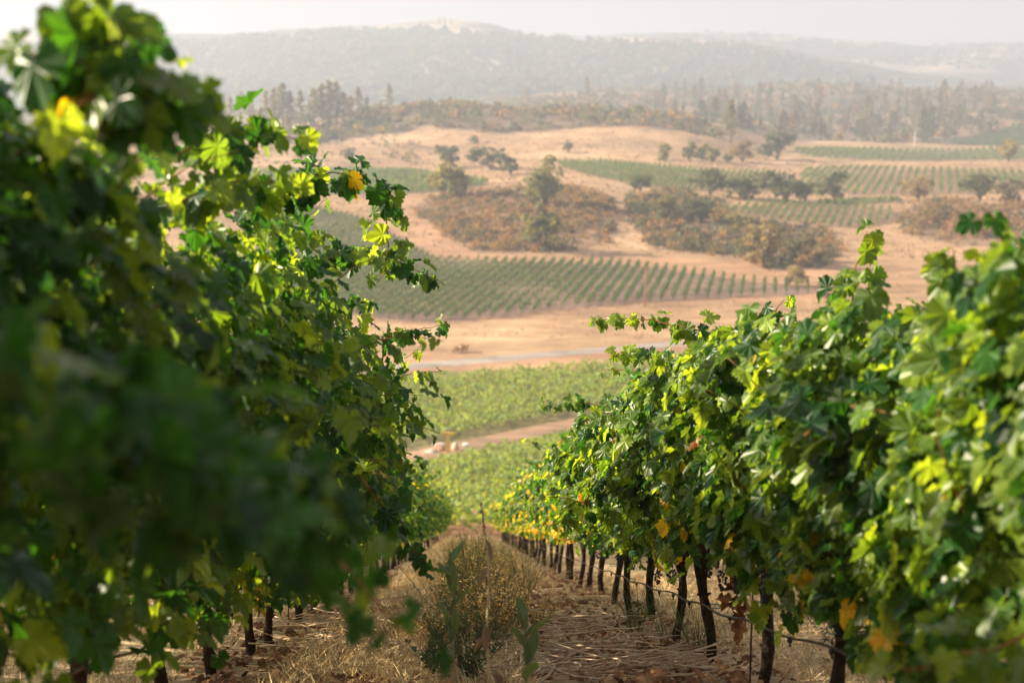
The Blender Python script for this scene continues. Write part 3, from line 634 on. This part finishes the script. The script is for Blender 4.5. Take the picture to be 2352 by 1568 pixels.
bushy_weed(1130, 1480, 10.5, .42, .3, 13, 'dull green bushy weed among the dry stems just beyond the dead stalk', (.10, .12, .05), 16, .8)
bushy_weed(1115, 1400, 13.5, .62, .3, 14, 'upright green bushy weed at the far end of the weedy strip', (.075, .105, .04), 12)
bushy_weed(1160, 1440, 12, .50, .35, 15, 'straw-coloured bushy weed right of the weedy strip, gone to seed', (.33, .24, .12), 22, .7)
bushy_weed(1235, 1420, 13, .45, .4, 16, 'dry golden bushy weed between the weedy strip and the right-hand trunks', (.36, .25, .12), 22, .5)
bushy_weed(1960, 1530, 9.6, .45, .5, 17, 'dark leafy weed under the canopy behind the right-hand row', (.04, .065, .03), 26)
r = np.random.default_rng(76)
for i in range(44):
    X = r.normal(.12, .18); Y = 10.5+18*r.random()**1.7; q = to_px(np.array([X, Y, gz(X, Y)])); d = float((np.array([X, Y, gz(X, Y)])-EYEV) @ fw)
    bushy_weed(float(q[0]), float(q[1]), d, r.uniform(.25, .55), r.uniform(.2, .4), 200+i, 'dry straw-coloured bushy weed among many in the middle strip of the path', ((.13, .16, .06) if X < .02 and i % 2 else [(.62, .46, .23), (.54, .40, .19)][i % 2]), 30, .3 if X > .02 else .6)['group'] = 'dry bushy weeds in the middle strip'
for i in range(30):
    X = r.normal(.08, .28); Y = 14+17*r.random(); q = to_px(np.array([X, Y, gz(X, Y)])); d = float((np.array([X, Y, gz(X, Y)])-EYEV) @ fw)
    bushy_weed(float(q[0]), float(q[1]), d, r.uniform(.4, .85), r.uniform(.2, .4), 300+i, 'taller tangled weed among several where the middle strip closes the far part of the path', [(.15, .19, .06), (.56, .42, .20), (.22, .22, .08)][i % 3], 24, .5)['group'] = 'tall tangled weeds in the far part of the path'
r = np.random.default_rng(77)
for i, (px, py, d) in enumerate(((1530, 1440, 11.6), (1600, 1470, 10.4), (1455, 1430, 12.6), (2080, 1560, 8.4), (1480, 1420, 13.2))):
    p = at(px, py, d); x, y = p[0], p[1]; z = gz(x, y); mb = MB()
    for k in range(34):
        a = r.uniform(0, 6.28); pth = cane_path((r.normal(0, .05), r.normal(0, .05), -.02), (math.cos(a)*.35, math.sin(a)*.35, 1), r.uniform(.25, .55), .9, r, .15)
        mb.tube(pth, np.linspace(.003, .0008, len(pth)), 3, np.array((.12, .17, .05))*r.uniform(.6, 1.3))
    tag(mb.build('grass_tuft', M_WEED, None, False, (x, y, z)), 'tuft of long green grass at the foot of trunks in the right-hand row', 'grass tuft', 'green grass tufts under the right row')

# ------------------------------------------------------------------ cards of distant foliage
def cards(mb, P, S, colr, r, upb=.3, asp=1.0):
    n = len(P); Nn = nrm(r.normal(0, 1, (n, 3))+np.array([0, -.2, upb])); a = nrm(np.cross(Nn, r.normal(0, 1, (n, 3)))); b = np.cross(Nn, a); s = S[:, None]
    V = np.stack([P-a*s*asp, P-b*s*.6+a*s*.1, P+a*s*asp, P+b*s*.6-a*s*.1], 1)
    mb.add(V.reshape(-1, 3), np.arange(n)[:, None]*4+np.arange(4)[None], np.repeat(colr, 4, 0))
def cvar(n, base, r, v=.3, alt=None, pa=.2):
    c = np.asarray(base)*r.uniform(1-v, 1+v, (n, 1))
    if alt is not None: k = r.random(n) < pa; c[k] = np.asarray(alt)*r.uniform(1-v, 1+v, (k.sum(), 1))
    return c
# mass fields of vines seen from above
def field_mass(name, poly, ymin, ymax, dens, s, base, alt, label, h=1.2, rows=None):
    r = np.random.default_rng(len(label)); vs = [ground_at(*p, ymin=ymin) for p in poly]; V = np.array(vs); x0, x1, y0, y1 = V[:, 0].min(), V[:, 0].max(), V[:, 1].min(), V[:, 1].max()
    n = int((x1-x0)*(y1-y0)*dens); x = r.uniform(x0, x1, n); y = r.uniform(y0, y1, n)
    if rows:
        d, sp = rows; q = (x-d*y)/sp; q = np.round(q)+np.clip(r.normal(0, .17, n), -.42, .42); x = q*sp+d*y
    z = terrain(x, y); px, py = to_px(np.stack([x, y, z], 1)); kk = inpoly(px, py, poly); x, y, z = x[kk], y[kk], z[kk]; n = len(x)
    lump = .75+.3*np.sin(x*2.1+np.sin(y*1.3)*2)*np.sin(y*1.9+x*.4)
    P = np.stack([x, y, z+h*np.clip(r.beta(2.5, 1.2, n)*lump+.15, .1, 1.2)], 1); mb = MB(); cards(mb, P, s*r.uniform(.6, 1.2, n), cvar(n, base, r, .22, alt, .15), r, .8)
    return tag(mb.build(name, M_FAR), label, 'vineyard', kind='stuff')
F1 = [(500,1280),(800,1260),(1000,1232),(1500,1232),(2100,1232),(2100,860),(1700,930),(1290,1016),(1150,1042),(1050,1064),(940,1086),(700,1150),(500,1180)]
F2 = [(300,950),(600,912),(840,890),(1100,868),(1400,840),(1900,794),(1900,850),(1700,868),(1290,958),(1150,987),(1050,1005),(960,1020),(700,1078),(300,1150)]
field_mass('vineyard_field', F1, 72, 140, 18, .20, (.15, .215, .07), (.22, .24, .08), 'lush green vineyard below the dirt track, just past the end of the rows', 1.25, (.9, 2.4))
field_mass('vineyard_field', F2, 95, 215, 15, .22, (.155, .22, .075), (.22, .24, .085), 'lush green vineyard between the dirt track and the grey road', 1.25, (.9, 2.4))
field_mass('vineyard_field', P9, 330, 600, 2.2, .5, (.075, .115, .05), (.12, .14, .06), 'smooth green vineyard block left of the scrubby knoll', 1.4, (.238, 2.4))
field_mass('vineyard_field', P8, 500, 1100, 1.2, .6, (.05, .085, .05), (.07, .10, .05), 'dark green vineyard block at the foot of the wooded hill', 1.4)
field_mass('vineyard_field', P10, 380, 600, 2.2, .45, (.10, .14, .06), (.16, .16, .07), 'narrow green strip of vines below the row of oaks', .9)
# fields whose rows can be told apart: every row a thing
def row_field(poly, d, sp, ymin, label, group, base, alt, h=1.7, wd=.35, s=.24, dens=16):
    r = np.random.default_rng(len(label)*3+1); V = np.array([ground_at(*p, ymin=ymin) for p in poly]); q = V[:, 0]-d*V[:, 1]; y0, y1 = V[:, 1].min(), V[:, 1].max()
    for c in np.arange(q.min(), q.max(), sp):
        y = np.arange(y0, y1, .5); x = c+d*y; z = terrain(x, y); px, py = to_px(np.stack([x, y, z], 1)); kk = inpoly(px, py, poly)
        runs = [q_ for q_ in np.split(np.nonzero(kk)[0], np.nonzero(np.diff(np.nonzero(kk)[0]) > 1)[0]+1) if len(q_) >= 14]
        for run in runs: one_row(r, c, d, x[run], y[run], label, group, base, alt, h, wd, s, dens)
def one_row(r, c, d, x, y, label, group, base, alt, h, wd, s, dens):
        n = int(len(y)*.5*dens); yy = np.linspace(y[0], y[-1], n)+r.uniform(-.2, .2, n); g_ = fsum(S_mid, x.mean()+0*yy, yy); k_ = (g_ > -1.6) | (r.random(n) < .5); yy = yy[k_]; n = len(yy); xx = c+d*yy+r.normal(0, wd*.55, n)
        zz = terrain(xx, yy)+h*(.22+.78*r.beta(1.6, 1.1, n))*(.9+.1*np.sin(yy*2.5+c)); c0 = np.array([x.mean(), y.mean(), float(terrain(x.mean(), y.mean()))]); mb = MB()
        q_ = np.linspace(y[0], y[-1], 12); mb.tube(np.stack([c+d*q_, q_, terrain(c+d*q_, q_)+.5*h], 1)-c0, .05, 4, (.06, .045, .03))
        cards(mb, np.stack([xx, yy, zz], 1)-c0, s*r.uniform(.6, 1.3, n), cvar(n, base, r, .3, alt, .25), r, .5)
        tag(mb.build('vine_row', M_FAR, None, False, c0), label, 'vine row', group)
GREEN, GREEN2 = (.065, .108, .042), (.135, .155, .058)
row_field(P3, .215, 2.0, 190, 'green vine row on bare soil in the terraced block above the golden grass strip', 'vine rows of the block in mid valley', (.045, .088, .032), (.10, .13, .045), 1.65, .24, .20, 24)
row_field(P4, .238, 2.0, 330, 'thin green vine row in the block behind the scrubby knoll and left of the oaks', 'vine rows behind the scrubby knoll', GREEN, GREEN2, 1.6, .4, .30, 8)
row_field(P5, .33, 3.0, 330, 'green vine row in the wide block behind the oaks on the right', 'vine rows behind the oaks', GREEN, GREEN2, 1.8, .55, .32, 8)
row_field(P6, .33, 2.3, 300, 'green vine row in the small block between bushes and oaks', 'vine rows in the small block', GREEN, GREEN2, 1.7, .45, .28, 11)
row_field(P7, .33, 3.6, 500, 'distant green vine row in the uppermost block below the wooded hill', 'vine rows in the uppermost block', (.07, .11, .05), GREEN2, 1.9, .6, .38, 6)

# rough tussocks of dry grass on the valley slopes
r = np.random.default_rng(808); n = 26000; y = 178*(760/178)**r.random(n); x = y*r.uniform(-.24, .45, n); z = terrain(x, y); px, py = to_px(np.stack([x, y, z], 1)); kk = np.ones(n, bool)
for P in (P3, P4, P5, P6, P7, P8, P9, P10, SCRUB_RIDGE): kk &= ~inpoly(px, py, P)
kk &= (y > 206+.12*(-x)) & (fsum(S_mid, x*1.7, y*1.7)+r.normal(0, .8, n) > -.2); x, y, z = x[kk], y[kk], z[kk]; n = len(x); mb = MB(); cc = np.array([(.46,.32,.18),(.30,.20,.11),(.22,.15,.09),(.38,.25,.13)])[r.integers(0, 4, n)]
for q in range(3): cards(mb, np.stack([x+r.normal(0, .25, n), y+r.normal(0, .25, n), z+.12+.1*q], 1), r.uniform(.18, .5, n)*np.where(y < 300, .35, np.where(y < 400, .7, 1)), cc*r.uniform(.8, 1.2, (n, 1)), r, .2)
tag(mb.build('slope_grass', M_DRY), 'rough tussocks of dry golden grass on the open slopes of the valley', 'grass', kind='stuff')

# scrub masses
def scrub(name, poly, n, hr, base, alts, label, ymin=250, ncard=34, s=.30):
    r = np.random.default_rng(n); V = np.array([ground_at(*p, ymin=ymin) for p in poly]); x0, x1, y0, y1 = V[:, 0].min(), V[:, 0].max(), V[:, 1].min(), V[:, 1].max()
    x = r.uniform(x0, x1, n*6); y = r.uniform(y0, y1, n*6); z = terrain(x, y); px, py = to_px(np.stack([x, y, z], 1)); dens = .5+.5*np.sin(x*.11+2*np.sin(y*.05))*np.sin(y*.09+x*.03)
    kk = inpoly(px+r.normal(0, 4, n*6), py+r.normal(0, 2, n*6), poly) & (r.random(n*6) < .35+.65*dens); x, y, z = x[kk][:n], y[kk][:n], z[kk][:n]; mb = MB()
    for i in range(len(x)):
        h = hr[0]+(hr[1]*1.15-hr[0])*r.random()**1.6; m = ncard; D = nrm(r.normal(0, 1, (m, 3))); D[:, 2] = np.abs(D[:, 2]); P = np.array([x[i], y[i], z[i]-.1])+D*r.uniform(.55, 1, (m, 1))*np.array([h*.8, h*.8, h])
        b = base if r.random() < .45 else alts[r.integers(0, len(alts))]
        cards(mb, P, s*h/1.5*r.uniform(.6, 1.3, m), cvar(m, b, r, .3), r, .4)
    return tag(mb.build(name, M_FAR), label, 'scrub', kind='stuff')
SG, SB, SO, SD = (.075, .08, .048), (.145, .10, .064), (.195, .12, .07), (.042, .046, .04)
scrub('scrub', SCRUB_HILL, 1500, (.6, 1.9), SB, [SG, SD, SO, SO, (.12, .09, .075)], 'dense brown and olive scrub covering the rounded knoll in mid valley')
scrub('scrub', SCRUB_MID, 1300, (.7, 2.3), SG, [SB, SD, SO], 'brown and olive scrub right of the knoll, around the pale bush')
scrub('scrub', SCRUB_RIDGE, 6500, (1.6, 4.5), SG, [SB, SD, SD, SB, SO], 'dense rust and olive scrub along the ridge above the golden slope', ymin=560, ncard=22, s=.42)
scrub('scrub', [(500,330),(700,318),(930,306),(1010,330),(1000,378),(500,388)], 150, (.9, 2.6), SG, [SB, SD, SB], 'sparse low bushes dotting the golden slope at far left', ymin=450)
scrub('scrub', SCRUB_RIGHT, 420, (1.0, 3.0), SB, [SG, SO, SO], 'brown scrub beyond the right-hand vines', ymin=300)
scrub('undergrowth', FOREST, 4600, (2.0, 6.0), SG, [SB, SD, SO, SG], 'brown and dark green undergrowth on the wooded hillside', ymin=820, ncard=18, s=.5)
FARF = [(300,230),(300,110),(700,80),(1000,70),(1300,95),(1700,110),(2000,170),(2000,235),(1500,230),(1200,235),(900,240)]
scrub('far_woods', FARF, 3200, (6, 12), (.045, .06, .045), [(.05, .06, .045), (.065, .07, .05)], 'hazy woods covering the far ridge', ymin=1850, ncard=12, s=.85)
FARG = [(1350,95),(1500,82),(1750,80),(1900,98),(2100,110),(2352,106),(2700,110),(2700,170),(2352,170),(2000,150),(1700,110)]
scrub('far_woods', FARG, 800, (5, 10), (.06, .07, .05), [(.05, .06, .045)], 'pale hazy woods dotting the farthest ridge on the right', ymin=2850, ncard=10, s=.85)

# ------------------------------------------------------------------ trees
def oak_parts(seed, base, alt, ncl=40, ncard=60, wide=.55, tall=1.0, s=.045, low=.28):
    """an unit-high round tree"""
    r = np.random.default_rng(seed); tb = MB(); cb = MB(); ct = (.09, .07, .055); fork = np.array([r.normal(0, .03), r.normal(0, .03), low])
    tb.tube([[0, 0, -.04], [.01, 0, low*.5], fork], [.045, .034, .03], 7, ct)
    K = int(r.integers(5, 8)); lob = []
    for j in range(K):
        a = 6.28*j/K+r.uniform(-.5, .5); q = r.uniform(.25, .72) if j else .1
        lob.append((np.array([math.cos(a)*q*wide, math.sin(a)*q*wide, low+(1-low)*r.uniform(.22, .74 if j else .84)]), r.uniform(.36, .58)))
        tb.tube([fork, (fork+lob[-1][0])/2+r.normal(0, .02, 3), lob[-1][0]], [.024, .014, .006], 5, ct)
    for i in range(ncl):
        c0, R0 = lob[i % K]; c = c0+nrm(r.normal(0, 1, 3))*R0*r.uniform(.3, 1.0)*np.array([wide, wide, (1-low)*.62]); c[2] = np.clip(c[2], low, .95)
        m = ncard; rr = r.uniform(.07, .18); P = c+nrm(r.normal(0, 1, (m, 3)))*rr*r.uniform(.4, 1.05, (m, 1))*np.array([1.2, 1.2, .75])
        cards(cb, P, s*r.uniform(.5, 1.3, m), cvar(m, np.asarray(base)*r.uniform(.7, 1.3), r, .25, alt, .25), r, .5)
    return tb, cb
def pine_parts(seed, base, alt, wid=.17, low=.2, n=46, sparse=1.0):
    r = np.random.default_rng(seed); tb = MB(); cb = MB(); ct = (.11, .085, .07); tb.tube([[0, 0, -.04], [r.normal(0, .01), 0, .5], [r.normal(0, .015), 0, .97]], [.018, .012, .003], 6, ct)
    for i in range(n):
        f = low+(1-low)*(i/n)**.95; a = r.uniform(0, 6.28); L = wid*(1-((f-low)/(1-low))**1.5*.9)*r.uniform(.55, 1.2)*(.65+.35*min(1, (f-low)*5+.3)); d = np.array([math.cos(a), math.sin(a), r.uniform(-.1, .45)])
        b0 = np.array([0, 0, f]); tb.tube([b0, b0+d*L], [.005, .002], 4, ct); m = int(20*sparse); q = r.uniform(.25, 1.05, (m, 1))
        P = b0+d*L*q+r.normal(0, .018, (m, 3)); cards(cb, P, .026*r.uniform(.6, 1.3, m), cvar(m, np.asarray(base)*r.uniform(.8, 1.2), r, .25, alt, .25), r, .4)
    return tb, cb
def tree_from(parts, name, loc, h, label, group, wx=1.0):
    o = thing(name, loc, label, 'tree', group); o.scale = (h*wx, h*wx, h); parts[0].build('trunk', M_BARK, o, True); parts[1].build('crown', M_FAR, o); return o
OAKC, OAKA = (.05, .066, .034), (.085, .095, .045)
def hz(px, py_b, py_t, ymin=230):
    g = ground_at(px, py_b, ymin); d = (g-EYEV) @ fw; return g, (py_b-py_t)/FPX*d
def tree(kind, px, pb, pt, wpx, seed, label, group, ymin=230, base=OAKC, alt=OAKA, low=.05):
    g, h = hz(px, pb, pt, ymin); h *= 1.08; d = (g-EYEV) @ fw; ratio = (wpx/FPX*d)/h
    if kind == 'oak': P = oak_parts(seed, base, alt, low=low, wide=.5*ratio*1.4); nm = 'oak_tree'
    elif kind == 'column': P = oak_parts(seed, base, alt, 46, 50, .5*ratio*1.35, low=.04, s=.034); nm = 'tall_tree'
    elif kind == 'bush': P = oak_parts(seed, base, alt, 34, 50, .5*ratio*1.15, low=.02, s=.05); nm = 'bush'
    else: P = pine_parts(seed, base, alt, .5*ratio); nm = 'pine_tree'
    P[1].v[:] = [v for v in P[1].v]
    o = tree_from(P, nm, tuple(g), h, label, group)
    if kind == 'bush': o['category'] = 'bush'
    return o
GV = 'trees standing in the valley'
PALE, PALEA = (.20, .19, .09), (.27, .235, .11); BRN, BRNA = (.17, .12, .075), (.12, .11, .07)
tree('column', 1250, 478, 360, 80, 1, 'tall columnar olive-green tree on top of the scrubby knoll', GV, base=(.14, .145, .07), alt=(.08, .095, .045))
tree('bush', 1250, 578, 474, 100, 2, 'large round olive bush at the foot of the scrubby knoll', None, base=(.14, .145, .07), alt=(.085, .10, .05))
tree('oak', 1124, 391, 332, 88, 3, 'broad dark oak on the golden slope behind the knoll', GV)
tree('oak', 1174, 402, 357, 40, 4, 'small oak just right of the broad oak on the golden slope', GV)
tree('oak', 1033, 388, 334, 62, 5, 'loose-crowned oak left of the broad oak on the golden slope', GV)
tree('oak', 1020, 452, 381, 62, 6, 'pale green tree at the left end of the scrubby knoll', GV, base=PALE, alt=OAKA)
tree('oak', 1058, 450, 379, 34, 7, 'slender pale green tree joined to the tree at the left end of the knoll', GV, base=PALE, alt=OAKA)
tree('bush', 803, 367, 339, 44, 8, 'low dark rounded bush alone on the golden slope at far left', None, base=SD)
tree('bush', 1090, 331, 312, 32, 9, 'small dark bush high on the golden slope above the broad oak', None)
tree('bush', 1307, 350, 325, 26, 10, 'small bush high on the golden slope right of the tall columnar tree', None)
tree('oak', 1786, 370, 303, 64, 12, 'large dark oak at the foot of the wooded hill, left end of the upper block', GV, 330)
tree('pine', 1678, 330, 238, 38, 13, 'lone tall pine at the right end of the scrub ridge', GV, 500, (.10, .10, .06), PALE)
tree('oak', 1525, 370, 330, 22, 14, 'slim small tree on the golden slope, leftmost of the loose group below the ridge', GV, 400, PALE, OAKA)
tree('oak', 1585, 372, 328, 32, 15, 'small bushy tree in the loose group on the golden slope below the ridge', GV, 400, (.09, .10, .055), PALE)
tree('oak', 1612, 368, 338, 26, 16, 'small leaning tree between the slim and the airy trees below the ridge', GV, 400)
tree('oak', 1638, 374, 330, 30, 17, 'airy pale green tree in the loose group below the ridge', GV, 400, PALE, OAKA)
tree('oak', 1706, 372, 326, 50, 18, 'russet bushy tree left of the large dark oak', GV, 400, BRN, PALE)
tree('bush', 1672, 374, 352, 24, 19, 'small olive bush between the airy tree and the russet tree', None, 400)
tree('bush', 1471, 440, 394, 62, 20, 'round dark bush at the left end of the row of oaks', None, 330)
tree('oak', 1631, 452, 390, 90, 21, 'wide dark oak at the left of the row of oaks before the vine block', GV, 330)
tree('oak', 1712, 458, 390, 104, 22, 'widest dark oak, in the middle of the row of oaks', GV, 330)
tree('oak', 1805, 464, 392, 72, 23, 'tall dark round oak at the right of the row of oaks', GV, 330, (.042, .055, .03))
tree('bush', 1848, 464, 420, 52, 24, 'low dark bushy oak touching the tall dark round oak', None, 330)
tree('oak', 1915, 458, 396, 60, 25, 'grey-green oak standing alone in front of the vine rows', GV, 330)
tree('oak', 2111, 458, 400, 62, 26, 'thin brownish oak standing before the vine rows at right', GV, 330, BRN, PALE)
tree('oak', 2250, 462, 404, 74, 27, 'dark spreading oak at far right before the vine rows', GV, 330)
tree('oak', 2318, 468, 410, 78, 28, 'brown-tinged oak at the right edge before the vine rows', GV, 330, (.075, .07, .045), BRN)
tree('bush', 1612, 512, 454, 66, 29, 'dark green bush in the scrub right of the knoll', None, 300)
tree('bush', 1530, 505, 448, 60, 30, 'olive bush at the left of the scrub right of the knoll', None, 300, (.085, .09, .05), BRN)
tree('bush', 1700, 535, 488, 62, 31, 'rounded olive bush below the small vine block', None, 300, PALE, OAKA)
tree('bush', 1756, 612, 512, 84, 32, 'large pale dry bush above the end of the mid valley vine rows', None, 250, (.20, .165, .10), (.14, .12, .07))
tree('bush', 1830, 600, 530, 80, 33, 'dark scrubby bush right of the large pale bush', None, 250, (.10, .085, .06), OAKA)
tree('oak', 1832, 658, 606, 42, 34, 'small pale umbrella-shaped tree among the last vine rows of the mid valley block', GV, 220, (.20, .165, .10), PALE)
tree('bush', 1910, 690, 655, 70, 35, 'low dry bush at the edge of the golden grass strip on the right', None, 200, (.20, .15, .09), BRN)
tree('bush', 1060, 809, 788, 46, 36, 'low dry brown bush alone in the golden grass strip beside the road', None, 170, (.20, .14, .085), (.13, .10, .06))
tree('oak', 2316, 372, 310, 30, 37, 'thin pale tree rising through the uppermost vine block at right', GV, 400, PALE, BRN)
tree('bush', 2150, 520, 470, 80, 38, 'brown bush in the scrub beyond the right-hand vines', None, 300, BRN, SG)
tree('bush', 2260, 545, 490, 84, 39, 'reddish bush beyond the right-hand vines near the picture edge', None, 300, (.19, .11, .07), BRN)
# pines on the left skyline and the wooded hill: each a thing, from a few kinds
kinds = []
for i, (b, a, wdt) in enumerate((((.075, .085, .055), (.12, .11, .06), .25), ((.12, .115, .065), (.17, .14, .075), .24), ((.17, .11, .075), (.22, .13, .08), .26), ((.065, .075, .055), (.09, .09, .055), .32), ((.13, .10, .07), (.10, .10, .06), .21), ((.09, .09, .06), (.15, .12, .07), .28))):
    kinds.append(pine_parts(50+i, b, a, wdt, .15+.05*(i % 3), 46, 1.0))
kname = ['dark green pine', 'olive pine', 'rust-brown pine', 'broad dark pine', 'slim brownish pine', 'grey-green pine']
kobj = [None]*6
def put_pine(k, loc, h, label, group):
    if kobj[k] is None:
        o = tree_from(kinds[k], 'pine_tree', loc, h, label, group); kobj[k] = o
    else: o = copy_tree(kobj[k], loc, label, rng.uniform(0, 6.28)); o['group'] = group
    w_ = rng.uniform(.85, 1.2); o.scale = (h*w_, h*w_, h); return o
for (px, pb, pt, k) in ((491,292,208,0),(530,296,225,4),(555,290,212,5),(575,298,222,1),(612,300,210,1),(632,298,205,1),(650,300,194,5),(668,300,212,0),(692,302,210,0),(722,300,206,1),(740,296,196,5),(756,296,188,1),(774,292,190,1),(790,290,214,2),(806,285,222,2),(823,272,202,4),(843,268,224,0),(894,252,194,1),(960,240,205,4),(1087,232,190,5),(700,318,268,1),(730,322,280,2),(660,330,262,5),(600,330,250,0)):
    g, h = hz(px, pb, pt, 560)
    put_pine(k, tuple(g), h, '%s on the hazy skyline behind the left-hand vines' % kname[k], 'pines on the left skyline')
cnt = 0; r = np.random.default_rng(91)
while cnt < 230:
    px, py = r.uniform(1130, 2480), 206+132*r.random()**.8
    if not inpoly(np.array([px]), np.array([py]), FOREST+[(1130, 232), (1200, 200)] if False else FOREST)[0] and not (1130 < px < 1500 and 200 < py < 245): continue
    g = ground_at(px, py, 830); h = r.uniform(8, 16) if r.random() < .8 else r.uniform(16, 21); k = int(r.choice(6, p=[.2, .22, .16, .14, .14, .14]))
    put_pine(k, tuple(g), h, '%s among the scattered pines of the wooded hillside' % kname[k], 'pines on the wooded hillside'); cnt += 1
for (px, pb, pt, k) in ((1882,262,198,2),(2160,252,196,2),(1745,250,190,0),(1610,235,178,0),(1650,262,202,5),(2030,262,205,1),(1990,300,218,1)):
    g, h = hz(px, pb, pt, 830); put_pine(k, tuple(g), h, 'taller %s standing clear of the wooded hillside' % kname[k], 'pines on the wooded hillside')
for (px, pb, pt) in ((1010,52,40),(1022,52,38),(1036,54,42),(690,78,64),(720,78,66),(1755,84,70)):
    g, h = hz(px, pb+6, pt, 2300); put_pine(0, tuple(g), max(h, 14), 'tiny hazy tree on the crest of the far ridge', 'trees on the crest of the far ridge')

# ------------------------------------------------------------------ poles, yellow T post and the things by the dirt track
def pole(px, pb, pt, ymin, c, label, rad=.13):
    g, h = hz(px, pb, pt, ymin); o = thing('utility_pole', tuple(g), label, 'pole'); MB().tube([[0, 0, -.5], [0, 0, h*.5], [.03, 0, h]], [rad, rad*.9, rad*.75], 8, c).build('shaft', M_WOOD, o, True)
    MB().box((0, -.12, h*.93), (1.6, .10, .12), 0, c).build('crossarm', M_WOOD, o)
pole(1482, 704, 612, 215, (.33, .17, .10), 'reddish wooden pole in front of the mid valley vine rows')
pole(962, 441, 392, 330, (.42, .27, .13), 'thin ochre pole beside the smooth green block left of the knoll')
pole(2100, 349, 303, 500, (.75, .72, .68), 'white pole in the uppermost vine block', .22)
g, h = hz(1029, 1040, 994, 100); d = (g-EYEV) @ fw; u = d/FPX
o = thing('signpost', tuple(g), 'yellow T-shaped post beside the dirt track', 'post'); Y_ = (.78, .50, .06)
MB().box((0, 0, h/2-.1), (7*u, .22, h+.1), 0, Y_).build('upright', M_PAINT, o)
cb = MB().box((0, -.02, 0), (29*u, .26, 5.5*u), 0, Y_).build('crossbar', M_PAINT, o); cb.location = (0, 0, h); cb.rotation_euler = (0, R(10), 0)
def rock(px, py, wpx, hpx, seed, c, name, label, cat, mat, rough=.15, dz=0):
    g = ground_at(px, py, 95); u = ((g-EYEV) @ fw)/FPX; w_, h_ = wpx*u, hpx*u
    o = MB().blob((0, 0, h_*.42), (w_/2, w_*.38, h_*.58), seed, rough, c, 18, 12).build(name, mat, None, True, tuple(g)); return tag(o, label, cat)
rock(1046, 1035, 18, 18, 1, (.62, .46, .34), 'boulder', 'pale round boulder right of the yellow T-shaped post', 'boulder', M_ROCK)
rock(1010, 1026, 34, 10, 2, (.46, .36, .29), 'boulder', 'flat grey-pink boulder left of the yellow T-shaped post', 'boulder', M_ROCK, .2)
rock(992, 1041, 30, 9, 3, (.50, .42, .34), 'boulder', 'long low grey boulder at the left end by the dirt track', 'boulder', M_ROCK, .2)
rock(1010, 1037, 22, 13, 5, (.34, .21, .15), 'boulder', 'brown boulder between the grey boulders and the yellow post', 'boulder', M_ROCK, .25)
# white tank: capsule on two feet
g = ground_at(1070, 1026, 95); u = ((g-EYEV) @ fw)/FPX; o = thing('white_tank', tuple(g), 'small white rounded tank beside the dirt track', 'tank')
t = np.linspace(-1, 1, 13); L = 8*u; rr = 3.6*u*np.sqrt(np.clip(1-np.abs(t)**4, 0, 1))+.01
MB().tube(np.stack([t*L, -t*L*.2, t*0+5*u], 1), rr, 14, (.82, .83, .82)).build('tank_body', M_PAINT, o, True)
for s in (-1, 1): MB().box((s*L*.5, -s*L*.1, 1*u), (1.2*u, 4*u, 2.6*u), 0, (.35, .33, .3)).build('foot', M_PAINT, o)

# ------------------------------------------------------------------ smoky air
zmin = float(GZ.min())-1; zmax = float(GZ.max())+40
hb = MB().box((0, 2080, (zmin+zmax)/2), (8200, 4400, zmax-zmin)); hm = bpy.data.materials.new('haze_air'); hm.use_nodes = True; t = hm.node_tree
for n in list(t.nodes):
    if n.type != 'OUTPUT_MATERIAL': t.nodes.remove(n)
pv = t.nodes.new('ShaderNodeVolumePrincipled'); pv.inputs['Color'].default_value = HAZE_COLOR+(1,); pv.inputs['Density'].default_value = HAZE_DENSITY; pv.inputs['Anisotropy'].default_value = .2
t.links.new(pv.outputs[0], t.nodes['Material Output'].inputs['Volume'])
tag(hb.build('haze', hm), 'pale smoky haze filling the valley', 'haze', kind='stuff')
